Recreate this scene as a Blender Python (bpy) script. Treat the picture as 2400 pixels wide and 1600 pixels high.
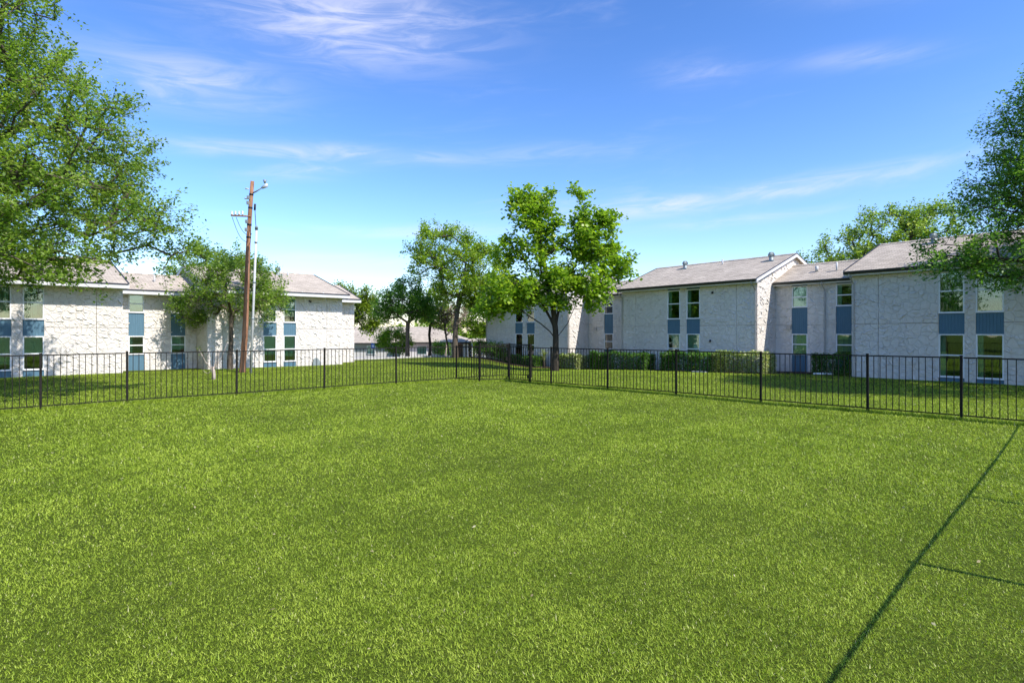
import bpy, math, random
import numpy as np
from mathutils import Vector

# ------------------------------------------------------------------ clear
for o in list(bpy.data.objects): bpy.data.objects.remove(o)
sc = bpy.context.scene
COL = sc.collection
R = math.radians

# ------------------------------------------------------------------ camera
cam = bpy.data.cameras.new('camera')
cam.sensor_width = 36.0
cam.lens = 20.505
cam.shift_y = -0.0081
cam.clip_end = 3000
camo = bpy.data.objects.new('camera', cam)
camo.location = (0, 0, 2.2)
camo.rotation_euler = (R(90), 0, 0)
COL.objects.link(camo)
sc.camera = camo

# ------------------------------------------------------------------ light
SUN_EL = R(47)
SUN_H = Vector((0.788, -0.616)).normalized()          # towards the sun, on the ground
sun_vec = Vector((SUN_H.x*math.cos(SUN_EL), SUN_H.y*math.cos(SUN_EL), math.sin(SUN_EL)))
sl = bpy.data.lights.new('sun', 'SUN')
sl.energy = 2.1
sl.angle = R(0.53)
sl.color = (1.0, 0.955, 0.88)
so = bpy.data.objects.new('sun', sl)
so.rotation_euler = (-sun_vec).to_track_quat('-Z', 'Y').to_euler()
so.location = (30, -20, 40)
COL.objects.link(so)

sc.view_settings.view_transform = 'Standard'
sc.view_settings.look = 'None'
sc.view_settings.gamma = 1.0
sc.view_settings.exposure = 1.62
sc.view_settings.use_curve_mapping = False
sc.render.film_transparent = False

# ------------------------------------------------------------------ world: sky with thin cirrus
world = bpy.data.worlds.new('World'); sc.world = world
world.use_nodes = True
wt = world.node_tree; wt.nodes.clear()
def wn(t, **k):
    n = wt.nodes.new(t)
    for a, b in k.items(): setattr(n, a, b)
    return n
def wmath(op, a, b=None, c=None, clamp=False):
    n = wn('ShaderNodeMath', operation=op); n.use_clamp = clamp
    for i, v in enumerate((a, b, c)):
        if v is None: continue
        if isinstance(v, (int, float)): n.inputs[i].default_value = v
        else: wt.links.new(v, n.inputs[i])
    return n.outputs[0]
sky = wn('ShaderNodeTexSky', sky_type='NISHITA')
sky.sun_disc = False
sky.sun_elevation = SUN_EL
sky.sun_rotation = math.atan2(SUN_H.x, SUN_H.y)
sky.altitude = 150; sky.air_density = 1.1; sky.dust_density = 0.5; sky.ozone_density = 3.5
hsv = wn('ShaderNodeHueSaturation'); hsv.inputs['Saturation'].default_value = 1.13
gmm = wn('ShaderNodeGamma'); gmm.inputs['Gamma'].default_value = 1.22
wt.links.new(sky.outputs[0], gmm.inputs['Color']); gmx = wn('ShaderNodeMix', data_type='RGBA', blend_type='MULTIPLY'); gmx.inputs[0].default_value = 1.0; gmx.inputs[7].default_value = (.90, .84, .92, 1)
wt.links.new(gmm.outputs[0], gmx.inputs[6]); wt.links.new(gmx.outputs[2], hsv.inputs['Color'])
tc = wn('ShaderNodeTexCoord'); sep = wn('ShaderNodeSeparateXYZ')
wt.links.new(tc.outputs['Generated'], sep.inputs[0])
az = wmath('ARCTAN2', sep.outputs[0], sep.outputs[1])
el = wmath('ARCSINE', sep.outputs[2])
def cirrus_noise(sx, sy, tilt, detail, seed, dist):
    comb = wn('ShaderNodeCombineXYZ')
    e2 = wmath('SUBTRACT', el, wmath('MULTIPLY', az, tilt))
    wt.links.new(wmath('MULTIPLY', az, sx), comb.inputs[0])
    wt.links.new(wmath('MULTIPLY', e2, sy), comb.inputs[1])
    comb.inputs[2].default_value = seed
    nz = wn('ShaderNodeTexNoise'); nz.inputs['Scale'].default_value = 1.0
    nz.inputs['Detail'].default_value = detail; nz.inputs['Roughness'].default_value = 0.62
    nz.inputs['Distortion'].default_value = dist
    wt.links.new(comb.outputs[0], nz.inputs['Vector'])
    return nz.outputs[0]
fine = cirrus_noise(7.0, 42.0, 0.06, 7.0, 3.3, 0.9)
soft = cirrus_noise(2.2, 11.0, 0.05, 4.0, 9.1, 0.6)
def streak(a0, e0, la, le, tilt, s):
    da = wmath('SUBTRACT', az, R(a0)); de = wmath('SUBTRACT', wmath('SUBTRACT', el, R(e0)), wmath('MULTIPLY', da, tilt))
    q = wmath('ADD', wmath('POWER', wmath('ABSOLUTE', wmath('DIVIDE', da, R(la))), 2.0),
              wmath('POWER', wmath('ABSOLUTE', wmath('DIVIDE', de, R(le))), 2.0))
    return wmath('MULTIPLY', wmath('EXPONENT', wmath('MULTIPLY', q, -1.0)), s)
ST = [(-15.5, 27.0, 11, 2.9, .02, .95), (-29, 20.6, 6.5, 1.9, .02, .75), (-23.6, 16.0, 8, .65, .05, .65),
      (-12.0, 16.6, 6.5, .65, -.04, .55), (-19.5, 14.7, 5, .8, .14, .5), (23.0, 12.4, 13.5, .85, .055, .95),
      (-8.0, 9.8, 13, .6, .04, .55), (18.0, 23.0, 4.0, 1.2, -.05, .32), (31.0, 22.0, 5.0, .8, -.1, .32),
      (21.0, 10.2, 8, .5, .05, .4), (-16, 6.8, 9, .7, .0, .5), (19, 6.4, 6, .4, .03, .35),
      (2.5, 17, 9, .9, .02, .25), (33.0, 27.0, 7, 1.2, -.12, .35), (7.5, 12.0, 8, 1.2, .02, .3),
      (-55, 20, 12, 2.5, .05, .6), (62, 18, 14, 2.0, .06, .6), (-110, 24, 20, 3, .05, .6), (120, 30, 22, 3, .02, .6), (175, 22, 22, 3, .04, .6)]
acc = None
for a in ST:
    s_ = streak(*a); acc = s_ if acc is None else wmath('ADD', acc, s_)
def ramp(v, lo, hi):
    m = wn('ShaderNodeMapRange'); m.interpolation_type = 'SMOOTHSTEP'
    m.inputs['From Min'].default_value = lo; m.inputs['From Max'].default_value = hi
    wt.links.new(v, m.inputs['Value']); return m.outputs[0]
fac = wmath('MULTIPLY', acc, wmath('ADD', 0.22, wmath('MULTIPLY', ramp(fine, .34, .72), 0.78)))
veil = wmath('MULTIPLY', wmath('MULTIPLY', ramp(soft, .5, .78), ramp(fine, .38, .8)), 0.22)
fac = wmath('MULTIPLY', wmath('ADD', fac, veil), 0.78, clamp=True)
mixc = wn('ShaderNodeMix', data_type='RGBA')
wt.links.new(fac, mixc.inputs['Factor'])
wt.links.new(hsv.outputs[0], mixc.inputs[6])
mixc.inputs[7].default_value = (4.9, 4.9, 5.9, 1)
bg = wn('ShaderNodeBackground'); bg.inputs['Strength'].default_value = 0.067
wt.links.new(mixc.outputs[2], bg.inputs[0])
wo = wn('ShaderNodeOutputWorld'); wt.links.new(bg.outputs[0], wo.inputs[0])

# ------------------------------------------------------------------ helpers
def tag(o, label=None, cat=None, group=None, kind=None):
    if label: o['label'] = label
    if cat: o['category'] = cat
    if group: o['group'] = group
    if kind: o['kind'] = kind
    return o
def empty(name, loc=(0, 0, 0), rz=0.0):
    o = bpy.data.objects.new(name, None); o.location = loc; o.rotation_euler = (0, 0, rz)
    o.empty_display_size = 0.2
    COL.objects.link(o); return o
def link(name, me, parent=None, loc=(0, 0, 0), rot=(0, 0, 0)):
    o = bpy.data.objects.new(name, me); o.location = loc; o.rotation_euler = rot
    COL.objects.link(o)
    if parent: o.parent = parent
    return o
class MB:
    def __init__(s): s.v = []; s.f = []; s.smooth = False
    def box(s, x0, x1, y0, y1, z0, z1):
        b = len(s.v)
        s.v += [(x0,y0,z0),(x1,y0,z0),(x1,y1,z0),(x0,y1,z0),(x0,y0,z1),(x1,y0,z1),(x1,y1,z1),(x0,y1,z1)]
        s.f += [(b,b+3,b+2,b+1),(b+4,b+5,b+6,b+7),(b,b+1,b+5,b+4),(b+1,b+2,b+6,b+5),(b+2,b+3,b+7,b+6),(b+3,b,b+4,b+7)]
        return s
    def prism_x(s, poly, x0, x1):                       # poly of (y, z), counter-clockwise seen from +x
        b = len(s.v); n = len(poly)
        s.v += [(x0, y, z) for y, z in poly] + [(x1, y, z) for y, z in poly]
        s.f.append(tuple(b+n+i for i in range(n))); s.f.append(tuple(b+i for i in reversed(range(n))))
        for i in range(n):
            j = (i+1) % n; s.f.append((b+i, b+j, b+n+j, b+n+i))
        return s
    def tube(s, pts, rad, n=8, cap=True):
        pts = [Vector(p) for p in pts]
        if isinstance(rad, (int, float)): rad = [rad]*len(pts)
        b = len(s.v); up = Vector((0.13, 0.27, 0.95))
        for i, p in enumerate(pts):
            d = (pts[min(i+1, len(pts)-1)] - pts[max(i-1, 0)])
            d = d.normalized() if d.length > 1e-9 else Vector((0, 0, 1))
            a = d.cross(up)
            if a.length < 1e-3: a = d.cross(Vector((1, 0, 0)))
            a.normalize(); c = d.cross(a)
            for k in range(n):
                t = 2*math.pi*k/n
                q = p + (a*math.cos(t) + c*math.sin(t))*rad[i]
                s.v.append((q.x, q.y, q.z))
        for i in range(len(pts)-1):
            for k in range(n):
                k2 = (k+1) % n
                s.f.append((b+i*n+k, b+i*n+k2, b+(i+1)*n+k2, b+(i+1)*n+k))
        if cap:
            s.f.append(tuple(b+k for k in reversed(range(n))))
            s.f.append(tuple(b+(len(pts)-1)*n+k for k in range(n)))
        return s
    def quad(s, *p):
        b = len(s.v); s.v += [tuple(q) for q in p]; s.f.append(tuple(range(b, b+len(p)))); return s
    def mesh(s, name, mat, smooth=False):
        me = bpy.data.meshes.new(name); me.from_pydata(s.v, [], s.f); me.materials.append(mat)
        if smooth:
            me.polygons.foreach_set('use_smooth', [True]*len(me.polygons))
        me.update(); return me
    def build(s, name, mat, parent=None, smooth=False, loc=(0, 0, 0), rot=(0, 0, 0)):
        return link(name, s.mesh(name, mat, smooth), parent, loc, rot)

# ------------------------------------------------------------------ materials
class Mt:
    def __init__(s, name):
        s.m = bpy.data.materials.new(name); s.m.use_nodes = True; s.t = s.m.node_tree
        s.p = s.t.nodes['Principled BSDF']; s.out = s.t.nodes['Material Output']
    def n(s, t, **k):
        x = s.t.nodes.new(t)
        for a, b in k.items(): setattr(x, a, b)
        return x
    def l(s, a, b): s.t.links.new(a, b)
    def coord(s, kind='Object', scale=(1, 1, 1)):
        c = s.n('ShaderNodeTexCoord'); mp = s.n('ShaderNodeMapping'); mp.inputs['Scale'].default_value = scale
        s.l(c.outputs[kind], mp.inputs[0]); return mp.outputs[0]
    def noise(s, vec, scale, detail=4, rough=.55, dist=0):
        x = s.n('ShaderNodeTexNoise'); x.inputs['Scale'].default_value = scale; x.inputs['Detail'].default_value = detail
        x.inputs['Roughness'].default_value = rough; x.inputs['Distortion'].default_value = dist
        if vec is not None: s.l(vec, x.inputs['Vector'])
        return x.outputs[0]
    def ramp(s, v, stops):
        r = s.n('ShaderNodeValToRGB'); e = r.color_ramp.elements
        while len(e) < len(stops): e.new(.5)
        for a, (p, c) in zip(e, stops): a.position = p; a.color = (*c, 1)
        s.l(v, r.inputs[0]); return r.outputs[0]
    def mix(s, f, a, b, mode='MIX'):
        x = s.n('ShaderNodeMix', data_type='RGBA', blend_type=mode)
        for i, v in ((0, f), (6, a), (7, b)):
            if isinstance(v, (int, float)): x.inputs[i].default_value = v
            elif isinstance(v, tuple): x.inputs[i].default_value = (*v, 1)
            else: s.l(v, x.inputs[i])
        return x.outputs[2]
    def bump(s, h, strength, dist=.02):
        b = s.n('ShaderNodeBump'); b.inputs['Strength'].default_value = strength; b.inputs['Distance'].default_value = dist
        s.l(h, b.inputs['Height']); s.l(b.outputs[0], s.p.inputs['Normal'])
    def col(s, c):
        if isinstance(c, tuple): s.p.inputs['Base Color'].default_value = (*c, 1)
        else: s.l(c, s.p.inputs['Base Color'])
        return s
    def rough(s, r, spec=None, metal=None):
        s.p.inputs['Roughness'].default_value = r
        if spec is not None: s.p.inputs['Specular IOR Level'].default_value = spec
        if metal is not None: s.p.inputs['Metallic'].default_value = metal
        return s
def simple(name, c, rough=.6, var=.12, scale=6, spec=.35, metal=0, bump=0, bscale=40):
    a = Mt(name); v = a.coord()
    n = a.noise(v, scale, 5)
    lo = tuple(x*(1-var) for x in c); hi = tuple(min(1, x*(1+var)) for x in c)
    a.col(a.ramp(n, [(.3, lo), (.7, hi)])).rough(rough, spec, metal)
    if bump: a.bump(a.noise(v, bscale, 4), bump, .01)
    return a.m

def mk_stucco(name, base):
    a = Mt(name); v = a.coord('Object')
    big = a.noise(v, .55, 4); mid = a.noise(v, 5, 5, .6); fin = a.noise(v, 45, 4, .6)
    c = a.ramp(big, [(.3, tuple(x*.93 for x in base)), (.7, tuple(x*1.04 for x in base))])
    c = a.mix(.35, c, a.ramp(mid, [(.35, (.78, .76, .72)), (.65, (1, 1, 1))]), 'MULTIPLY')
    # faint vertical weather streaks
    vs = a.coord('Object', (3.5, 3.5, .25)); st = a.noise(vs, 1.6, 4, .6)
    c = a.mix(.12, c, a.ramp(st, [(.38, (.72, .68, .6)), (.58, (1, 1, 1))]), 'MULTIPLY')
    a.col(c).rough(.92, .15)
    vo = a.n('ShaderNodeTexVoronoi', feature='DISTANCE_TO_EDGE'); vo.inputs['Scale'].default_value = 3.6
    dv = a.n('ShaderNodeMix', data_type='RGBA'); dv.inputs[0].default_value = .16
    nz = a.n('ShaderNodeTexNoise'); nz.inputs['Scale'].default_value = 3.2; a.l(v, nz.inputs['Vector'])
    a.l(v, dv.inputs[6]); a.l(nz.outputs['Color'], dv.inputs[7]); a.l(dv.outputs[2], vo.inputs['Vector'])
    mr = a.n('ShaderNodeMapRange'); mr.inputs['From Max'].default_value = .09; a.l(vo.outputs['Distance'], mr.inputs['Value'])
    h = a.n('ShaderNodeMath', operation='MULTIPLY_ADD'); a.l(fin, h.inputs[0]); h.inputs[1].default_value = .35; vm = a.n('ShaderNodeMath', operation='MULTIPLY'); a.l(mr.outputs[0], vm.inputs[0]); vm.inputs[1].default_value = .62; a.l(vm.outputs[0], h.inputs[2])
    h2 = a.n('ShaderNodeMath', operation='MULTIPLY_ADD'); a.l(mid, h2.inputs[0]); h2.inputs[1].default_value = .9; a.l(h.outputs[0], h2.inputs[2])
    a.bump(h2.outputs[0], .9, .04)
    return a.m
M = {}
M['stucco'] = mk_stucco('stucco', (.75, .695, .63))
M['white'] = simple('white_vinyl', (.80, .80, .79), .4, .04, 3)
M['fascia'] = simple('painted_fascia', (.66, .65, .64), .55, .08, 2)
M['gutter'] = simple('dark_bronze_gutter', (.035, .034, .03), .4, .2, 3, .4)
M['drip'] = simple('dark_drip_edge', (.04, .04, .045), .45, .2, 3)
M['spout'] = simple('beige_downspout', (.46, .42, .37), .5, .08, 2)
M['iron'] = simple('black_powder_coat', (.017, .015, .012), .7, .4, 6, .12)
M['galv'] = simple('galvanised_metal', (.26, .30, .30), .55, .2, 6, .4, .35)
M['pvc'] = simple('grey_pvc', (.5, .5, .49), .5, .1, 5)
M['blind'] = simple('window_blind', (.62, .64, .56), .8, .06, 2)
M['darkblind'] = simple('dark_blind', (.10, .15, .10), .8, .1, 2)
M['curtain'] = simple('pale_curtain', (.74, .73, .68), .85, .08, 3)
M['cable'] = simple('black_cable', (.015, .015, .017), .5, .2, 8)
M['ceramic'] = simple('glazed_ceramic', (.55, .57, .6), .2, .1, 8, .6)
M['concrete'] = simple('concrete', (.46, .44, .41), .9, .12, 1.2, .2, 0, .2, 30)
M['asphalt'] = simple('pale_asphalt', (.30, .29, .28), .92, .15, .8, .2, 0, .2, 40)
M['mulch'] = simple('mulch', (.075, .052, .036), .95, .5, 9, .1, 0, .9, 26)
M['brick'] = simple('tan_brick', (.34, .24, .18), .9, .2, 9, .2, 0, .3, 40)
M['housewall'] = simple('house_wall', (.60, .57, .53), .85, .06, 1)
M['houseshade'] = simple('eave_shade_grey', (.30, .32, .29), .85, .06, 1)  # grey-green with the shade below the eave mixed into the colour
M['door'] = simple('brown_door', (.13, .08, .05), .5, .2, 3)
M['bluesign'] = simple('blue_sign', (.03, .14, .55), .4, .05, 3)
M['room'] = simple('room_wall', (.10, .10, .09), .9, .1, 1)
M['redmulch'] = simple('red_mulch', (.24, .05, .04), .95, .4, 8, .1)

def mk_siding():
    a = Mt('blue_siding'); v = a.coord('Object', (14, 14, .8)); n = a.noise(v, 2.0, 5, .6)
    a.col(a.ramp(n, [(.3, (.075, .155, .215)), (.7, (.105, .20, .265))])).rough(.6, .3)
    a.bump(n, .2, .004); return a.m
M['siding'] = mk_siding()
def mk_glass():
    a = Mt('window_glass'); a.t.nodes.remove(a.p)
    tr = a.n('ShaderNodeBsdfTransparent'); tr.inputs[0].default_value = (.68, .84, .74, 1)
    gl = a.n('ShaderNodeBsdfGlossy'); gl.inputs['Roughness'].default_value = .015; gl.inputs[0].default_value = (.9, .95, .93, 1)
    v = a.coord(); nb = a.n('ShaderNodeBump'); nb.inputs['Strength'].default_value = .05; nb.inputs['Distance'].default_value = .03
    a.l(a.noise(v, 1.3, 2), nb.inputs['Height']); a.l(nb.outputs[0], gl.inputs['Normal'])
    lw = a.n('ShaderNodeFresnel'); lw.inputs[0].default_value = 1.52
    m = a.n('ShaderNodeMath', operation='MULTIPLY_ADD'); a.l(lw.outputs[0], m.inputs[0]); m.inputs[1].default_value = 1.25; m.inputs[2].default_value = .06; m.use_clamp = True
    mx = a.n('ShaderNodeMixShader'); a.l(m.outputs[0], mx.inputs[0]); a.l(tr.outputs[0], mx.inputs[1]); a.l(gl.outputs[0], mx.inputs[2])
    a.l(mx.outputs[0], a.out.inputs[0]); return a.m
M['glass'] = mk_glass()
def mk_shingle():
    a = Mt('asphalt_shingle'); v = a.coord('Object', (1, 1.06, 1))
    b = a.n('ShaderNodeTexBrick'); a.l(v, b.inputs['Vector'])
    b.inputs['Scale'].default_value = 1.0; b.inputs['Mortar Size'].default_value = .012; b.inputs['Mortar Smooth'].default_value = .3
    b.inputs['Brick Width'].default_value = .36; b.inputs['Row Height'].default_value = .16; b.inputs['Bias'].default_value = -.1
    b.inputs['Color1'].default_value = (.42, .365, .295, 1); b.inputs['Color2'].default_value = (.60, .525, .425, 1); b.inputs['Mortar'].default_value = (.20, .17, .135, 1)
    big = a.noise(v, .7, 5, .6); fin = a.noise(v, 55, 3, .7)
    c = a.mix(.5, b.outputs['Color'], a.ramp(big, [(.3, (.78, .75, .73)), (.7, (1.08, 1.05, 1.03))]), 'MULTIPLY')
    c = a.mix(.3, c, a.ramp(fin, [(.3, (.6, .6, .6)), (.7, (1.1, 1.1, 1.1))]), 'MULTIPLY')
    a.col(c).rough(.95, .15)
    a.bump(b.outputs['Fac'], -.6, .02)
    return a.m
M['shingle'] = mk_shingle()
def mk_pole():
    a = Mt('weathered_pole_wood'); v = a.coord('Object', (9, 9, .5)); n = a.noise(v, 2.2, 6, .65, .4); v2 = a.coord(); n2 = a.noise(v2, 1.1, 5)
    c = a.ramp(n, [(.30, (.085, .045, .028)), (.48, (.33, .165, .09)), (.75, (.50, .30, .19))])
    c = a.mix(.35, c, a.ramp(n2, [(.35, (.5, .45, .42)), (.65, (1.1, 1, .95))]), 'MULTIPLY')
    a.col(c).rough(.88, .2); a.bump(n, .6, .01); return a.m
M['pole'] = mk_pole()
def mk_bark(name, lo, hi):
    a = Mt(name); v = a.coord('Object', (5, 5, 1.2)); n = a.noise(v, 3.5, 7, .65, .5)
    a.col(a.ramp(n, [(.3, lo), (.7, hi)])).rough(.92, .15); a.bump(n, .8, .03); return a.m
M['bark'] = mk_bark('grey_bark', (.045, .035, .026), (.16, .13, .10))
M['barkd'] = mk_bark('dark_bark', (.02, .017, .013), (.085, .07, .052))
M['barkl'] = mk_bark('pale_bark', (.30, .24, .19), (.52, .45, .38))

def mk_leaf(name, stops, trans=.38, rough=.38, tcol=1.35, spec=.4):
    a = Mt(name); at = a.n('ShaderNodeAttribute'); at.attribute_name = 'tint'
    c = a.ramp(at.outputs['Fac'], stops)
    a.col(c).rough(rough, spec)
    tl = a.n('ShaderNodeBsdfTranslucent'); tcn = a.mix(1.0, c, (tcol, tcol*1.05, tcol*.5), 'MULTIPLY'); a.l(tcn, tl.inputs[0])
    mx = a.n('ShaderNodeMixShader'); mx.inputs[0].default_value = trans
    a.l(a.p.outputs[0], mx.inputs[1]); a.l(tl.outputs[0], mx.inputs[2]); a.l(mx.outputs[0], a.out.inputs[0])
    return a.m
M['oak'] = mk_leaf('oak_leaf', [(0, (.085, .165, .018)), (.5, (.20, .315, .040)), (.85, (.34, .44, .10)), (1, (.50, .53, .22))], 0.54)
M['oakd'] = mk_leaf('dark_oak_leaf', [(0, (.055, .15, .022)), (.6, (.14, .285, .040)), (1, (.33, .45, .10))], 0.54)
M['gum'] = mk_leaf('sweetgum_leaf', [(0, (.11, .215, .016)), (.5, (.23, .37, .028)), (1, (.46, .56, .06))], 0.54)
M['elm'] = mk_leaf('elm_leaf', [(0, (.11, .20, .018)), (.5, (.23, .36, .034)), (1, (.46, .52, .08))], 0.54)
M['lime'] = mk_leaf('lime_leaf', [(0, (.09, .17, .012)), (.5, (.18, .27, .02)), (1, (.30, .36, .03))])
M['pink'] = mk_leaf('dry_twig_leaf', [(0, (.18, .13, .10)), (.6, (.34, .25, .20)), (1, (.45, .36, .28))], .2, .7)
M['litter'] = mk_leaf('litter_leaf', [(0, (.20, .15, .07)), (.5, (.36, .31, .15)), (1, (.52, .48, .28))], .2, .7)
M['hedge'] = mk_leaf('hedge_leaf', [(0, (.04, .12, .02)), (.7, (.11, .235, .03)), (1, (.24, .36, .06))], 0.4)
M['varieg'] = mk_leaf('variegated_leaf', [(0, (.07, .14, .025)), (.45, (.28, .36, .08)), (1, (.70, .66, .40))], .3)
M['blade'] = mk_leaf('grass_blade', [(0, (.075, .125, .010)), (.5, (.285, .385, .030)), (.9, (.46, .55, .068)), (1, (.62, .60, .26))], .35, .5, 1.25, .25)

def mk_lawn():
    a = Mt('lawn_soil'); v = a.coord('Object')
    big = a.noise(v, .22, 5, .6); mid = a.noise(v, 1.6, 5, .6); fin = a.noise(v, 30, 5, .7)
    c = a.ramp(fin, [(.25, (.022, .03, .005)), (.5, (.085, .12, .011)), (.75, (.20, .26, .026))])
    c = a.mix(.55, c, a.ramp(big, [(.3, (.74, .78, .7)), (.7, (1.15, 1.08, 1.1))]), 'MULTIPLY')
    c = a.mix(.45, c, a.ramp(mid, [(.3, (.72, .78, .7)), (.7, (1.12, 1.08, 1.1))]), 'MULTIPLY')
    a.col(c).rough(.95, .1); a.bump(fin, 1.0, .05); return a.m
M['lawn'] = mk_lawn()

# ------------------------------------------------------------------ ground
def S(t): t = np.clip(t, 0, 1); return t*t*(3-2*t)
def gz(X, Y):
    X = np.asarray(X, float); Y = np.asarray(Y, float)
    z = -0.55*S((Y-30)/18)*S((X+4)/6) - 0.95*S((Y-52)/22)*(1-S((X+4)/6)) - 0.40*S((Y-60)/20)*S((X+4)/6)
    return z + 0.018*np.sin(X*.55+1)*np.sin(Y*.48)*S((Y-1)/4)
def g(x, y): return float(gz(x, y))
xs = np.concatenate([np.linspace(-900, -90, 12), np.linspace(-80, 80, 161), np.linspace(90, 900, 12)])
ys = np.concatenate([np.linspace(-300, -30, 8), np.linspace(-24, 110, 135), np.linspace(120, 1200, 16)])
XX, YY = np.meshgrid(xs, ys); ZZ = gz(XX, YY)
nx, ny = len(xs), len(ys)
V = np.stack([XX, YY, ZZ], -1).reshape(-1, 3)
F = [(j*nx+i, j*nx+i+1, (j+1)*nx+i+1, (j+1)*nx+i) for j in range(ny-1) for i in range(nx-1)]
me = bpy.data.meshes.new('lawn'); me.from_pydata(V.tolist(), [], F); me.materials.append(M['lawn'])
me.polygons.foreach_set('use_smooth', [True]*len(F))
tag(link('lawn', me), kind='structure')

def sheet(name, poly, mat, dz=.006, step=1.5):
    """flat ground cover following the terrain inside a convex polygon"""
    import itertools
    P = [Vector((*p, 0)) for p in poly]
    # bilinear quad patch
    n = max(2, int((P[1]-P[0]).length/step)); m = max(2, int((P[3]-P[0]).length/step))
    mb = MB(); idx = {}
    for j in range(m+1):
        for i in range(n+1):
            u, w = i/n, j/m
            q = P[0]*(1-u)*(1-w)+P[1]*u*(1-w)+P[2]*u*w+P[3]*(1-u)*w
            idx[i, j] = len(mb.v); mb.v.append((q.x, q.y, g(q.x, q.y)+dz))
    for j in range(m):
        for i in range(n): mb.f.append((idx[i, j], idx[i+1, j], idx[i+1, j+1], idx[i, j+1]))
    return mb.build(name, mat, smooth=True)

tag(sheet('parking_lot', [(-16.5, 44.2), (-5.4, 56.3), (-9, 71.5), (-31, 71.5)], M['concrete'], .02), kind='structure')
tag(sheet('path', [(-5.4, 56.3), (-4.2, 55.5), (4, 62), (3, 64)], M['concrete'], .02), kind='structure')
kb = MB()
for i in range(8):
    a0 = Vector((-16.5, 44.2)).lerp(Vector((-5.4, 56.3)), i/8); a1 = Vector((-16.5, 44.2)).lerp(Vector((-5.4, 56.3)), (i+1)/8-.002)
    nrm = (a1-a0).normalized(); nrm = Vector((nrm.y, -nrm.x))*.075
    z0, z1 = g(*a0), g(*a1)
    q = [a0+nrm, a1+nrm, a1-nrm, a0-nrm]; zz = [z0, z1, z1, z0]
    b = len(kb.v)
    kb.v += [(p.x, p.y, z-.1) for p, z in zip(q, zz)] + [(p.x, p.y, z+.13) for p, z in zip(q, zz)]
    kb.f += [(b+4, b+5, b+6, b+7), (b, b+1, b+5, b+4), (b+1, b+2, b+6, b+5), (b+2, b+3, b+7, b+6), (b+3, b, b+4, b+7)]
tag(kb.build('kerb', M['concrete']), kind='structure')

# ------------------------------------------------------------------ apartment buildings
def marks(mb, O, U, N, w0, w1, z0, z1, rng, dens=8.5, top=None):
    """raised trowel ridges on a stuccoed wall"""
    O = np.array(O, float); U = np.array(U, float); N = np.array(N, float); Zv = np.array([0, 0, 1.])
    n = int((w1-w0)*(z1-z0)*dens)
    for _ in range(n):
        w = rng.uniform(w0+.12, w1-.12) if w1-w0 > .3 else (w0+w1)/2
        z = rng.uniform(z0+.1, z1-.1)
        if top is not None and z > top(w)-.15: continue
        L = min(rng.uniform(.14, .42), (w1-w0)*.7); an = rng.gauss(0, .55) + (-.25); bend = rng.uniform(-.12, .38)
        h = rng.uniform(.022, .06); wid = rng.uniform(.04, .10)
        ca, sa = math.cos(an), math.sin(an)
        ring = []
        for k in range(5):
            t = -1+k*.5
            al = L/2*t; pe = bend*L*(t*t-.5) + rng.uniform(-.008, .008)
            hh = h*(1-.85*t*t)
            def P(a, p, e): return O + U*(w+a*ca-p*sa) + Zv*(z+a*sa+p*ca) + N*e
            ring.append((P(al, pe+wid, .001), P(al, pe, hh), P(al, pe-.006, .001)))
        b = len(mb.v)
        for r_ in ring: mb.v += [tuple(x) for x in r_]
        for k in range(4):
            q = b+k*3
            mb.f += [(q, q+3, q+4, q+1), (q+1, q+4, q+5, q+2)]

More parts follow.
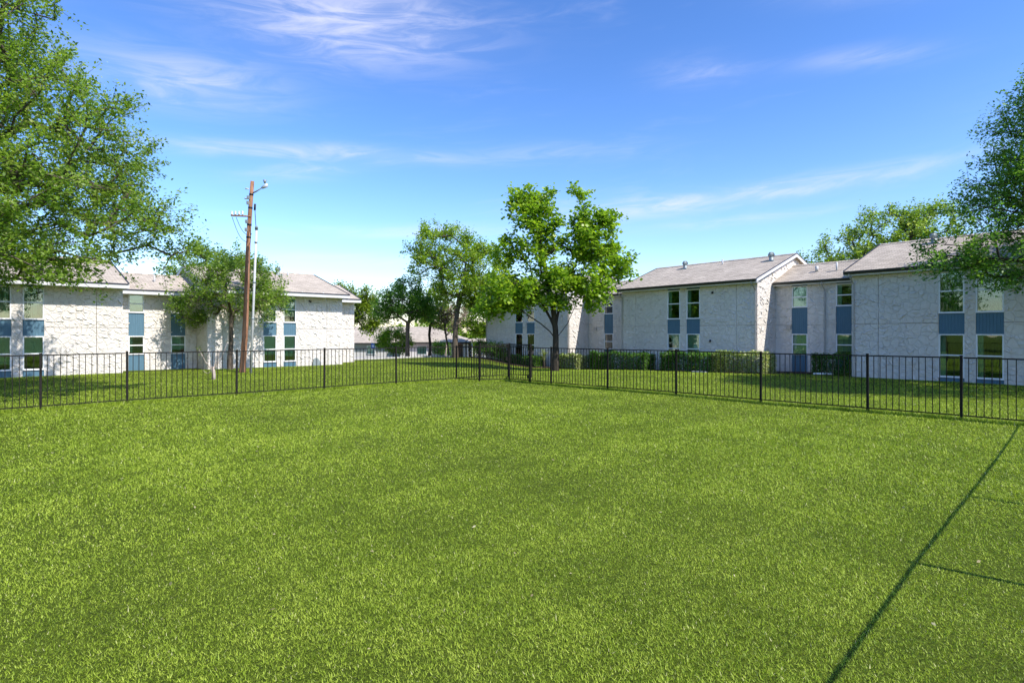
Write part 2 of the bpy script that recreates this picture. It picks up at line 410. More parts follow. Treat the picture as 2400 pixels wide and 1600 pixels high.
def make_window(root, x0, x1, z0, zm, z1, y, style, rng):
    """white vinyl window: frame (with meeting rail) > two panes, blind"""
    f = MB(); t = .055
    f.box(x0, x0+t, y-.025, y+.07, z0, z1).box(x1-t, x1, y-.025, y+.07, z0, z1)
    f.box(x0+t, x1-t, y-.023, y+.07, z0, z0+t).box(x0+t, x1-t, y-.023, y+.07, z1-t, z1)
    f.box(x0+t, x1-t, y-.012, y+.06, zm-.03, zm+.03)
    f.box(x0-.01, x1+.01, y-.06, y-.026, z0-.02, z0+.025)
    w = f.build('window', M['white'], root)
    for a, b, dy in ((z0+t, zm-.03, .02), (zm+.03, z1-t, .035)):
        MB().box(x0+t, x1-t, y+dy, y+dy+.006, a, b).build('pane', M['glass'], w)
    bm = MB(); yb = y+.13
    if style in ('vertical', 'darkv'):
        n = int((x1-x0-.1)/.085)
        for i in range(n):
            if rng.random() < .13: continue
            cx = x0+.06+(i+.5)*.085; an = rng.uniform(.3, .9)
            dx, dy = .042*math.cos(an), .042*math.sin(an)
            bm.quad((cx-dx, yb-dy, z0+.05), (cx+dx, yb+dy, z0+.05), (cx+dx, yb+dy, z1-.05), (cx-dx, yb-dy, z1-.05))
        mt = M['blind'] if style == 'vertical' else M['darkblind']
    elif style == 'half':
        zz = z0+(z1-z0)*rng.uniform(.12, .5); n = int((z1-zz)/.05)
        for i in range(n):
            za = zz+i*.05
            bm.box(x0+.05, x1-.05, yb, yb+.012, za+.004, za+.047)
        mt = M['blind']
    elif style == 'white':
        n = 9
        for i in range(n):
            xa = x0+.05+(x1-x0-.1)*i/n; xb = x0+.05+(x1-x0-.1)*(i+1)/n; dy = .02*(i % 2)
            bm.quad((xa, yb+dy, z0+.05), (xb, yb+.02-dy, z0+.05), (xb, yb+.02-dy, z1-.04), (xa, yb+dy, z1-.04))
        mt = M['curtain']
    elif style == 'swag':
        n = 8
        for i in range(n):
            u0, u1 = i/n, (i+1)/n
            f0 = lambda u: zm+.05+(z1-zm)*.9*(1-min(1, u*1.15)**2)*.0 + (zm+.02-zm) + (1-u)**2*0
            xa = x0+.05+(x1-x0-.1)*u0; xb = x0+.05+(x1-x0-.1)*u1
            la = zm+(z1-zm)*(.92*(1-u0)**2.2); lb = zm+(z1-zm)*(.92*(1-u1)**2.2)
            bm.quad((xa, yb+.02*(i % 2), la), (xb, yb+.02*((i+1) % 2), lb), (xb, yb, z1-.04), (xa, yb, z1-.04))
        mt = M['curtain']
    else:
        n = 3
        for i in range(n):
            xa = x0+.05+i*.06
            bm.quad((xa, yb, z0+.05), (xa+.06, yb+.03, z0+.05), (xa+.06, yb+.03, z1-.04), (xa, yb, z1-.04))
        mt = M['curtain']
    if bm.f: bm.build('blind', mt, w)
    return w

def siding(root, x0, x1, z0, z1, y):
    m = MB(); m.box(x0, x1, y+.014, y+.06, z0, z1)
    n = max(3, int(round((x1-x0)/.115)))
    for i in range(n):
        a = x0+(x1-x0)*i/n; b = x0+(x1-x0)*(i+1)/n
        m.box(a+.007, b-.007, y, y+.016, z0+.003, z1-.003)
    return m.build('siding_panel', M['siding'], root)

def facade(root, x0, x1, yf, ztop, strips, vj, zj, heights, rng, mk, styles):
    """wall panels between full-height window strips; joints are real gaps"""
    zb = -1.1; gap = .011
    edges = [x0]
    for a, b in strips: edges += [a, b]
    edges.append(x1)
    for i in range(0, len(edges), 2):
        a, b = edges[i], edges[i+1]
        if b-a < .03: continue
        cuts = [a]+[v for v in vj if a < v < b]+[b]
        for k in range(len(cuts)-1):
            c0 = cuts[k]+(gap if k else 0); c1 = cuts[k+1]-(gap if k < len(cuts)-2 else 0)
            MB().box(c0, c1, yf, yf+.15, zb, zj-gap).build('wall_panel', M['stucco'], root)
            MB().box(c0, c1, yf, yf+.15, zj+gap, ztop).build('wall_panel', M['stucco'], root)
            marks(mk, (0, yf, 0), (1, 0, 0), (0, -1, 0), c0, c1, 0, zj, rng)
            marks(mk, (0, yf, 0), (1, 0, 0), (0, -1, 0), c0, c1, zj, ztop-.15, rng)
        MB().box(a+.001, b-.001, yf+.149, yf+.25, zb, ztop-.002).build('wall_core', M['stucco'], root)
    za, zm1, zb1, zc, zm2, zd = heights       # upper top, upper mid, upper sill, lower top, lower mid, lower sill
    for i, (a, b) in enumerate(strips):
        st = styles[i % len(styles)]
        siding(root, a+.004, b-.004, -.9, zd-.022, yf+.035)
        make_window(root, a+.003, b-.003, zd, zm2, zc, yf+.03, st[1], rng)
        siding(root, a+.004, b-.004, zc+.004, zb1-.022, yf+.035)
        make_window(root, a+.003, b-.003, zb1, zm1, za, yf+.03, st[0], rng)
        siding(root, a+.004, b-.004, za+.004, ztop-.004, yf+.06)
        MB().box(a-.02, b+.02, yf+.26, yf+.30, zc+.03, zb1-.05).build('floor_beam', M['room'], root)

def gable_roof(root, x0, x1, yf, ov, ze, yr, zr, rake=.22, gutter=False, rakes=(True, True), xin=(0, 0)):
    t = .13
    sl = (zr-ze)/(yr-(yf-ov)); yb = 2*yr-(yf-ov)
    a = x0-(rake if rakes[0] else -xin[0]); b = x1+(rake if rakes[1] else -xin[1])
    m = MB()
    m.prism_x([(yf-ov, ze), (yr, zr), (yr, zr-t), (yf-ov, ze-t)][::-1], a, b)
    m.prism_x([(yr, zr), (yb, ze), (yb, ze-t), (yr, zr-t)][::-1], a, b)
    r = m.build('roof', M['shingle'], root)
    # ridge cap
    c = MB(); c.prism_x([(yr-.17, zr-.17*sl+.004), (yr+.17, zr-.17*sl+.004), (yr+.17, zr-.17*sl+.035), (yr, zr+.045), (yr-.17, zr-.17*sl+.035)], a+.02, b-.02)
    c.build('ridge_cap', M['shingle'], r)
    # eave: fascia, soffit, drip edge or gutter
    e = MB(); e.box(a+.003, b-.003, yf-ov-.028, yf-ov-.002, ze-.24, ze-.055); e.build('fascia', M['fascia'], root)
    e = MB(); e.box(a+.01, b-.01, yf-ov+.001, yf-.003, ze-.235, ze-.20); e.build('soffit', M['fascia'], root)
    if gutter:
        e = MB(); y1 = yf-ov-.03
        e.prism_x([(y1, ze-.17), (y1, ze-.03), (y1-.012, ze-.03), (y1-.012, ze-.155), (y1-.075, ze-.155), (y1-.115, ze-.05), (y1-.125, ze-.05), (y1-.085, ze-.17)][::-1], a+.02, b-.02)
        e.build('gutter', M['gutter'], root)
    else:
        e = MB(); e.prism_x([(yf-ov-.055, ze-.05), (yf-ov-.055, ze+.004), (yf-ov+.05, ze+.004+.05*sl+.012), (yf-ov+.05, ze+.05*sl+.004), (yf-ov-.045, ze-.05)][::-1], a-.003, b+.003)
        e.build('drip_edge', M['drip'], root)
    for k, on in enumerate(rakes):
        if not on: continue
        xa = a-.03 if k == 0 else b+.002
        for p, q in (((yf-ov, ze), (yr, zr)), ((yr, zr), (yb, ze))):
            MB().prism_x([(p[0], p[1]+.01), (q[0], q[1]+.01), (q[0], q[1]-.2), (p[0], p[1]-.2)][::-1], xa, xa+.028).build('rake_board', M['fascia'], root)
            MB().prism_x([(p[0], p[1]+.035), (q[0], q[1]+.035), (q[0], q[1]+.012), (p[0], p[1]+.012)][::-1], xa-.012, xa+.06).build('rake_drip', M['drip'], root)
    return r

def end_wall(root, x, side, yf, ze, yr, zr, mk, rng, zj, vis=True):
    """gabled end wall, side = +1 faces +x"""
    yb = 2*yr-yf; th = .2
    sl = (zr-ze)/(yr-yf)
    x0, x1 = (x-th, x) if side > 0 else (x, x+th)
    g_ = .007
    MB().prism_x([(yf+.151, -1.1), (yb, -1.1), (yb, zj-g_), (yf+.151, zj-g_)], x0, x1).build('end_wall', M['stucco'], root)
    MB().prism_x([(yf+.151, zj+g_), (yb, zj+g_), (yb, ze), (yr, zr), (yf+.151, ze+.151*sl)], x0, x1).build('end_wall', M['stucco'], root)
    MB().box(x0+.03, x1-.03, yf+.2, yb-.1, zj-.1, zj+.1).build('wall_core', M['stucco'], root)
    if vis:
        top = lambda w: ze+(w-yf)*sl if w < yr else zr-(w-yr)*sl
        U = (0, 1, 0); N = (side, 0, 0)
        marks(mk, (x, 0, 0), U, N, yf+.15, yf+4.2, 0, zj, rng)
        marks(mk, (x, 0, 0), U, N, yf+.15, yb, zj, zr, rng, 8.5, top)

def turbine(root, x, y, z, k_=.78):
    """galvanised turbine roof vent: stem with a ribbed globe"""
    t = MB(); t.tube([(x, y, z-.3), (x, y, z+.28*k_)], .16*k_, 14); st = t.build('turbine_vent', M['galv'], root, True)
    gm = MB(); n = 18
    for k in range(n):
        a0 = 2*math.pi*k/n; pr = []
        for j in range(7):
            ph = -1.05+2.25*j/6
            rr = .25*k_*math.cos(ph*.92); zz = z+k_*(.46+.2*math.sin(ph))
            tw = .25*j/6
            pr.append((rr, zz, a0+tw))
        for j in range(6):
            r0, z0, p0 = pr[j]; r1, z1, p1 = pr[j+1]; d = 2*math.pi/n*.86
            gm.quad((x+r0*math.cos(p0), y+r0*math.sin(p0), z0), (x+r0*.9*math.cos(p0+d), y+r0*.9*math.sin(p0+d), z0),
                    (x+r1*.9*math.cos(p1+d), y+r1*.9*math.sin(p1+d), z1), (x+r1*math.cos(p1), y+r1*math.sin(p1), z1))
    gm.tube([(x, y, z+.62*k_), (x, y, z+.66*k_)], .17*k_, 14)
    gm.build('vent_globe', M['galv'], st)
    MB().box(x-.3, x+.3, y-.3, y+.3, z-.1, z-.02).build('vent_flashing', M['galv'], st)

def pipe(root, x, y, z, h=.4, r=.05):
    MB().tube([(x, y, z-.2), (x, y, z+h)], r, 10).build('vent_pipe', M['pvc'], root, True)

def downspout(root, x, y, ztop, ov, kick=-.5):
    m = MB(); w = .045
    m.tube([(x, y-ov-.10, ztop-.16), (x, y-ov-.10, ztop-.26), (x, y-.05, ztop-.62), (x, y-.05, .2-.6), (x, y-.05, -.6)], .045, 4)
    d = m.build('downspout', M['spout'], root)
    for z in (1.0, 2.9):
        MB().box(x-.06, x+.06, y-.10, y-.001, z, z+.04).build('strap', M['spout'], d)
    return d

def building(name, label, origin, ang, spec):
    root = empty(name, (origin[0], origin[1], 0), ang); tag(root, label, 'building', 'two storey apartment buildings')
    return root

# ---- right building (local x runs towards the viewer along the facade, local y into the building)
rngR = random.Random(11)
RB = building('apartment_building', 'long stucco apartment building with dark gutters, its yard side in shade behind the hedges', (14.2026, 33.7651), R(-51.657), None)
mkR = MB()
HB = (5.00, 4.12, 3.12, 2.16, 1.20, .20); HR = (4.93, 4.30, 3.70, 2.16, 1.55, .95)
ZE, YR_, ZR = 5.33, 4.3, 7.14; OVR = .45
def r_block(x0, x1, strips, vj, styles, ends):
    facade(RB, x0, x1, 0, ZE-.06, strips, vj, 2.67, HB, rngR, mkR, styles)
    gable_roof(RB, x0, x1, 0, OVR, ZE, YR_, ZR, .2, True)
    sl = (ZR-ZE)/(YR_+OVR); zw = ZE+OVR*sl-.16
    if ends[0] is not None: end_wall(RB, x0, -1, 0, zw, YR_, ZR-.16, mkR, rngR, 2.67, ends[0])
    if ends[1] is not None: end_wall(RB, x1, 1, 0, zw, YR_, ZR-.16, mkR, rngR, 2.67, ends[1])
    MB().box(x0+.25, x1-.25, 2*YR_-.2, 2*YR_, -1.1, ZE).build('rear_wall', M['stucco'], RB)
    MB().box(x0+.25, x1-.25, .42, 2*YR_-.25, 2.55, 2.72).build('floor_slab', M['room'], RB)
r_block(-10.23, 0, [(-6.29, -5.29), (-4.81, -3.81)], [-8.95, -1.31], [('open', 'swag'), ('open', 'white')], (False, True))
r_block(5.07, 15.6, [(8.78, 9.76), (10.16, 11.14)], [6.29, 13.2], [('darkv', 'open'), ('darkv', 'open')], (False, False))
r_block(-26.77, -15.6, [(-22.45, -21.4), (-20.87, -19.82)], [-25.2, -17.0], [('open', 'open'), ('white', 'half')], (True, True))
def r_rec(x0, x1, strips, styles):
    c = 2.1
    facade(RB, x0+.001, x1-.001, c, 5.18, strips, [], 2.67, HR, rngR, mkR, styles)
    gable_roof(RB, x0, x1, c, .35, 5.22, YR_, 6.40, 0, True, (False, False), (.002, .002))
    MB().box(x0+.02, x1-.02, 2*YR_-2.3, 2*YR_-2.1, -1.1, 5.1).build('rear_wall', M['stucco'], RB)
    MB().box(x0+.02, x1-.02, c+.42, 2*YR_-2.32, 2.55, 2.72).build('floor_slab', M['room'], RB)
    MB().box(x0+.70, x0+.95, c-.11, c-.001, 2.42, 2.68).build('meter_box', M['spout'], RB)
r_rec(0, 5.07, [(.97, 1.88), (3.43, 4.33)], [('white', 'white'), ('open', 'half')])
r_rec(-15.6, -10.23, [(-14.5, -13.6), (-13.85, -12.92)][1:], [('white', 'white')])
tag(mkR.build('trowel_marks', M['stucco'], RB), kind='stuff')
downspout(RB, -.08, 0, ZE, OVR); downspout(RB, 5.17, 0, ZE, OVR); downspout(RB, -10.15, 0, ZE, OVR)
downspout(RB, 2.85, 2.1, 5.22, .35); downspout(RB, -15.7, 0, ZE, OVR); downspout(RB, -26.7, 0, ZE, OVR)
for x, y in ((-7.4, 3.55), (-.9, 3.3), (7.6, 3.55)):
    turbine(RB, x, y, ZE+(y+OVR)*(ZR-ZE)/(YR_+OVR)-.02, .78)
pipe(RB, -4.4, 3.5, ZE+3.95*.381, .35); pipe(RB, 3.15, 2.9, 5.22+1.25*.446, .45); pipe(RB, 2.0, 3.0, 6.0, .12, .09)
for x, z in ((-2.9, 4.72), (-3.05, 1.75)):
    fl = MB(); fl.tube([(x, -.001, z), (x, -.07, z)], .055, 10).tube([(x, -.06, z), (x+.05, -.14, z-.05)], [.04, .065], 10)
    fl.build('flood_lamp', M['gutter'], RB, True)

# ---- left building
rngL = random.Random(23)
LBd = building('apartment_building', 'sunlit white stucco apartment building with light fascia behind the wooden utility pole', (-21.505, 32.234), R(43.145), None)
mkL = MB()
HBL = (4.55, 3.76, 2.90, 2.05, 1.16, .34); HRL = (4.50, 3.95, 3.42, 2.04, 1.48, .95)
ZEL, YRL, ZRL, OVL = 4.86, 4.9, 6.66, .86
def l_block(x0, x1, strips, vj, styles, ends):
    facade(LBd, x0, x1, 0, ZEL-.06, strips, vj, 2.5, HBL, rngL, mkL, styles)
    gable_roof(LBd, x0, x1, 0, OVL, ZEL, YRL, ZRL, .12, False)
    sl = (ZRL-ZEL)/(YRL+OVL); zw = ZEL+OVL*sl-.16
    for k, e in enumerate(ends):
        if e is not None: end_wall(LBd, (x0, x1)[k], (-1, 1)[k], 0, zw, YRL, ZRL-.16, mkL, rngL, 2.5, e)
    MB().box(x0+.25, x1-.25, 2*YRL-.2, 2*YRL, -1.1, ZEL).build('rear_wall', M['stucco'], LBd)
    MB().box(x0+.25, x1-.25, .42, 2*YRL-.25, 2.4, 2.58).build('floor_slab', M['room'], LBd)
l_block(-13.0, 0, [(-5.53, -4.68), (-4.25, -3.40)], [-1.2, -8.0], [('vertical', 'half'), ('vertical', 'half')], (False, True))
l_block(4.3, 13.05, [(7.60, 8.45), (8.90, 9.74)], [5.48, 11.91], [('white', 'half'), ('half', 'half')], (True, True))
def l_rec(x0, x1, strips, styles, xr, ze=4.72, zr=5.95):
    c = 2.3
    facade(LBd, x0+.001, x1-.001, c, ze-.04, strips, [], 2.5, HRL, rngL, mkL, styles)
    gable_roof(LBd, x0, x1, c, .8, ze, 4.9, zr, .12, False, (False, xr), (.002, .002))
    MB().box(x0+.02, x1-.02, 7.3, 7.5, -1.1, ze-.1).build('rear_wall', M['stucco'], LBd)
    MB().box(x0+.02, x1-.02, c+.42, 7.25, 2.4, 2.58).build('floor_slab', M['room'], LBd)
l_rec(0, 4.3, [(.66, 1.46), (2.87, 3.68)], [('half', 'open'), ('half', 'half')], False)
MB().box(3.9, 4.12, 2.12, 2.24, 2.35, 2.62).build('meter_box', M['spout'], LBd)
l_rec(13.05, 15.2, [], [], True)
end_wall(LBd, 15.2, 1, 2.3, 4.9, 4.9, 5.8, mkL, rngL, 2.5, True)
tag(mkL.build('trowel_marks', M['stucco'], LBd), kind='stuff')
slL = (ZRL-ZEL)/(YRL+OVL)
for x, y, h in ((8.0, 3.9, .4), (10.9, 4.2, .3), (-2.2, 3.2, .35)):
    pipe(LBd, x, y, ZEL+(y+OVL)*slL, h)
pipe(LBd, 2.2, 3.3, 4.72+1.8*.36, .42)
turbine(LBd, 10.2, 4.3, ZEL+(4.3+OVL)*slL)
for x in (9.75, 11.2):
    MB().tube([(x, -.9, ZEL+.08), (x+.45, -.45, 4.4), (x+.95, -.03, 3.75)], .018, 6).build('guy_conduit', M['white'], LBd, True)
fl = MB(); fl.tube([(10.65, -.001, 4.36), (10.65, -.1, 4.36)], .06, 10).tube([(10.65, -.08, 4.36), (10.70, -.16, 4.30)], [.04, .07], 10)
fl.build('flood_lamp', M['gutter'], LBd, True)
vd = MB(); pr = [(-.28+.28*(1-math.cos(k*math.pi/10)), .52*math.sin(k*math.pi/10)**.8) for k in range(11)]
b0 = len(vd.v)
for a, z in pr: vd.v += [(11.1+a, -.002, z), (11.1+a, -.16, z*.94)]
for k in range(10): vd.f.append((k*2, k*2+2, k*2+3, k*2+1))
vd.f.append(tuple(k*2+1 for k in range(11)))
vd.build('crawl_vent', M['galv'], LBd)

# mulch beds along the right building
dR = Vector((math.cos(R(-51.657)), math.sin(R(-51.657)))); nR = Vector((-dR.y, dR.x)); OR_ = Vector((14.2026, 33.7651))
def rp(x, y): q = OR_+dR*x+nR*y; return (q.x, q.y)
tag(sheet('mulch_bed', [rp(-11.5, -2.3), rp(1.7, -2.3), rp(1.7, .1), rp(-11.5, .1)], M['mulch'], .02, .8), kind='structure')
tag(sheet('mulch_bed', [rp(.05, .15), rp(5.0, .15), rp(5.0, 2.15), rp(.05, 2.15)], M['mulch'], .024, .8), kind='structure')
tag(sheet('mulch_bed', [rp(-27.5, -2.3), rp(-12.4, -2.3), rp(-12.4, .1), rp(-27.5, .1)], M['mulch'], .028, .8), kind='structure')

# ------------------------------------------------------------------ fences
FH = 1.60
picket_me = MB().box(-.0085, .0085, -.0085, .0085, .13, FH-.05).mesh('picket', M['iron'])
post_mb = MB().box(-.029, .029, -.029, .029, -.5, FH+.015).box(-.034, .034, -.034, .034, FH+.0151, FH+.03)
post_me = post_mb.mesh('post', M['iron'])
tallpost_me = MB().box(-.032, .032, -.032, .032, -.5, FH+.13).box(-.037, .037, -.037, .037, FH+.1301, FH+.145).mesh('post', M['iron'])
def rail_mesh(L, z, hgt, wd): return MB().box(0, L, -wd/2, wd/2, z-hgt/2, z+hgt/2).mesh('rail', M['iron'])
rngF = random.Random(99)
def jit(a): return (rngF.gauss(0, a), rngF.gauss(0, a))
def fence_run(root, pts, posts=True, last=True, top2=None, skip_posts=(), tall=(), n_override=None):
    O = root.location
    for i in range(len(pts)-1):
        a = Vector(pts[i]); b = Vector(pts[i+1]); d = b-a; L = d.length; an = math.atan2(d.y, d.x)
        za, zb = g(*a), g(*b); pit = -math.asin((zb-za)/L)
        if posts and i not in skip_posts: link('post', tallpost_me if i in tall else post_me, root, (a.x-O.x, a.y-O.y, za), (*jit(.006), an))
        for nm, z, hh in (('top_rail', FH-.03, .034), ('bottom_rail', .12, .03)):
            link(nm, rail_mesh(L-.076, z, hh, .034), root, (a.x-O.x+d.x/L*.038, a.y-O.y+d.y/L*.038, za), (0, pit, an))
        if top2: link('upper_rail', rail_mesh(L-.076, FH+.09, .04, .034), root, (a.x-O.x+d.x/L*.038, a.y-O.y+d.y/L*.038, za), (0, pit, an))
        n = max(2, int(round(L/.1515)))
        for k in range(1, n):
            q = a+d*k/n
            link('picket', picket_me, root, (q.x-O.x, q.y-O.y, za+(zb-za)*k/n), (*jit(.003), an))
    if posts and last:
        a = Vector(pts[-1]); k = len(pts)-1
        if k not in skip_posts: link('post', tallpost_me if k in tall else post_me, root, (a.x-O.x, a.y-O.y, g(*a)), (0, 0, an))
def LP(t): return (-11.9507+.7240*t, 18.1134+.6898*t)
def RP(s): return (9.8985+.6897*s, 16.2290-.7241*s)
A_ = LP(4*3.2355); B_ = (-1.46, 26.27); C_ = RP(-4.87*2.984); D_ = RP(-4.42*2.984); E_ = LP(4*3.2355+3.3); F_ = (.95, 28.55)
f1 = empty('iron_fence', (*LP(0), 0)); tag(f1, 'black picket fence in front of the sunlit white building and the utility pole', 'fence', 'black iron picket fences')
fence_run(f1, [LP(-8.57), LP(-5.33), LP(-2.1)]+[LP(k*3.2355) for k in range(5)]+[B_], tall=(8,))
f2 = empty('iron_fence', (*RP(0), 0)); tag(f2, 'black picket fence in front of the shaded building with hedges', 'fence', 'black iron picket fences')
fence_run(f2, [RP(4.65), RP(2.086)]+[RP(-k*2.984) for k in range(5)]+[D_], skip_posts=(), tall=(7,))
f3 = empty('iron_fence', (*E_, 0)); tag(f3, 'small rear fence bay closing off the gate enclosure at the fence corner', 'fence', 'black iron picket fences')
fence_run(f3, [A_, E_, F_, D_], skip_posts=(0, 3))
g1 = empty('iron_gate', (*B_, 0)); tag(g1, 'tall black picket gate hung between two posts at the fence corner', 'gate', 'black iron gates')
fence_run(g1, [B_, C_], skip_posts=(0,), tall=(1,), top2=True)
MB().box(-.05, .05, -.07, .07, .95, 1.12).build('latch', M['iron'], g1, loc=(C_[0]-B_[0]-.12, C_[1]-B_[1]-.05, 0))
g2 = empty('iron_gate', (*C_, 0)); tag(g2, 'narrower black gate between the tall gate and the picket fence before the hedges', 'gate', 'black iron gates')
fence_run(g2, [C_, D_], posts=False, top2=True)
MB().box(-.04, .04, -.06, .06, .2, .32).build('hinge', M['iron'], g2, loc=(D_[0]-C_[0]-.09, D_[1]-C_[1]+.08, 0))
# rail fence just right of the view; its shadow crosses the lawn
rf = empty('rail_fence', (13.1, 12.86, 0)); tag(rf, 'black post and rail fence running towards the viewer from the picket fence end', 'fence')
rl = [(13.1, 12.86), (11.66, 11.35), (9.47, 9.13), (7.27, 6.92), (5.03, 4.68), (2.86, 2.46), (.70, .26)]
for i, p in enumerate(rl):
    if i: link('post', post_me, rf, (p[0]-13.1, p[1]-12.86, g(*p)), (0, 0, R(45)))
for i in range(len(rl)-1):
    a, b = Vector(rl[i]), Vector(rl[i+1]); d = b-a
    link('top_rail', MB().box(.04, d.length-.04, -.012, .012, FH-.024, FH).mesh('rail', M['iron']), rf, (a.x-13.1, a.y-12.86, 0), (0, 0, math.atan2(d.y, d.x)))

# ------------------------------------------------------------------ utility pole and riser mast
px, py = -15.2, 32.87
up = empty('utility_pole', (px, py, g(px, py))); tag(up, 'tall leaning brown wooden utility pole with hardware at its top', 'utility pole')
lean = Vector((.56, .0, 0)); PH = 10.75
def pp(z): return Vector((lean.x*z/PH + .04*math.sin(z*.6), 0, z))
zz = [-.6]+[i*.9 for i in range(0, 12)]+[PH]
MB().tube([pp(z) for z in zz], [.165-.0062*max(z, 0) for z in zz], 18).build('shaft', M['pole'], up, True)
for z in (7.6, 8.3, 9.25, 10.0):
    MB().tube([pp(z-.05), pp(z+.05)], .165-.0062*z+.012, 18).build('band', M['cable'], up, True)
t = pp(10.05)
MB().tube([t, t+Vector((.3, -.05, .12)), t+Vector((.68, -.1, .34))], [.04, .04, .03], 8).build('lamp_arm', M['galv'], up, True)
lh = MB(); q = t+Vector((.76, -.1, .40)); lh.tube([q-Vector((.12, 0, .1)), q+Vector((.12, 0, .02)), q+Vector((.16, 0, .14))], [.07, .11, .06], 10); lh.build('lamp_head', M['ceramic'], up, True)
MB().tube([q+Vector((.04, 0, .16)), q+Vector((.04, 0, .34))], [.05, .1], 8).build('photocell', M['galv'], up, True)
t = pp(8.75)
MB().tube([t+Vector((.1, -.1, 0)), t+Vector((-1.0, -.12, .05))], .045, 6).build('crossarm', M['pole'], up)
for k in range(4):
    c = t+Vector((-.35-.2*k, -.12, .08))
    MB().tube([c, c+Vector((0, 0, .07)), c+Vector((0, 0, .09)), c+Vector((0, 0, .17)), c+Vector((0, 0, .22))], [.05, .06, .035, .07, .03], 9).build('insulator', M['ceramic'], up, True)
for z0, x1, z1, sag in ((8.7, -.92, 7.3, .35), (8.7, -.7, 7.7, .2), (8.0, .75, 6.75, .1), (8.3, .72, 6.72, .3)):
    a = pp(z0)+Vector((x1, -.14, .0)) if x1 < 0 else pp(z0)+Vector((.1, -.12, 0))
    b = pp(z1)+Vector((0, -.16, 0)) if x1 < 0 else Vector((x1+.05, -.6, z1+.95))
    pts = [a.lerp(b, i/8)-Vector((0, 0, sag*math.sin(math.pi*i/8))) for i in range(9)]
    MB().tube(pts, .014, 5).build('cable', M['cable'], up, True)
MB().tube([pp(9.1)+Vector((.3, -.1, .25)), pp(9.1)+Vector((.33, -.1, -.3)), Vector((.95, -.4, 8.0)), Vector((.98, -.55, 7.9))], [.02, .02, .016, .014], 6).build('cable', M['cable'], up, True)
MB().tube([pp(9.1)+Vector((.3, -.1, .0)), pp(9.1)+Vector((.32, -.1, .35))], .055, 8).build('cutout_fuse', M['cable'], up, True)
for z in (8.0, 8.45, 9.5, 9.8):
    c = pp(z); MB().box(c.x-.14, c.x-.02, -.24, -.1, z-.09, z+.09).build('hardware_box', M['galv'], up)
for z in (9.75, 10.3):
    c = pp(z); MB().tube([c+Vector((-.12, -.05, 0)), c+Vector((-.32, -.08, .02))], [.03, .05], 8).build('side_insulator', M['ceramic'], up, True)

mx_, my_ = -14.42, 32.16
rm = empty('riser_mast', (mx_, my_, 0)); tag(rm, 'slim white metal conduit mast standing right beside the wooden pole', 'mast')
MB().tube([(0, 0, -.4), (.18, 0, 4.2), (.33, 0, 7.9)], [.07, .064, .06], 12).build('conduit', M['pvc'], rm, True)
for z in (3.0, 5.0, 7.2):
    MB().tube([(.33*z/7.9, 0, z-.04), (.33*z/7.9, 0, z+.04)], .085, 12).build('coupling', M['galv'], rm, True)
MB().tube([(.33, 0, 7.9), (.34, -.02, 8.02), (.40, -.1, 8.05)], [.085, .09, .05], 10).build('weatherhead', M['galv'], rm, True)

# ------------------------------------------------------------------ foliage
def leaf_mesh(name, P, D, size, mat, rng, tint=None, width=.55, seg_star=False):
    """folded diamond leaves at P (n,3) with outward bias D (n,3)"""
    n = len(P)
    nrm = rng.normal(size=(n, 3)); nrm[:, 2] = np.abs(nrm[:, 2])+.75; nrm[:, :2] += D[:, :2]*.25
    nrm /= np.linalg.norm(nrm, axis=1)[:, None]
    ax = D + rng.normal(size=(n, 3))*.75; ax -= nrm*(ax*nrm).sum(1)[:, None]
    ax /= np.linalg.norm(ax, axis=1)[:, None]+1e-9
    sd = np.cross(nrm, ax); s = (size*rng.uniform(.65, 1.3, n))[:, None]
    v0 = P; v2 = P+ax*s; mid = P+ax*s*.45 + nrm*s*.06
    v1 = mid+sd*s*width*.5; v3 = mid-sd*s*width*.5
    V = np.stack([v0, v1, v2, v3], 1).reshape(-1, 3)
    me = bpy.data.meshes.new(name)
    me.vertices.add(4*n); me.vertices.foreach_set('co', V.astype(np.float32).ravel())
    me.loops.add(4*n); me.loops.foreach_set('vertex_index', np.arange(4*n, dtype=np.int32))
    me.polygons.add(n); me.polygons.foreach_set('loop_start', np.arange(0, 4*n, 4, dtype=np.int32))
    try: me.polygons.foreach_set('loop_total', np.full(n, 4, dtype=np.int32))
    except Exception: pass
    at = me.attributes.new('tint', 'FLOAT', 'FACE')
    if tint is None: tint = np.clip(rng.normal(.5, .22, n), 0, 1)
    at.data.foreach_set('value', tint.astype(np.float32))
    me.materials.append(mat); me.update(calc_edges=True); me.validate()
    return me

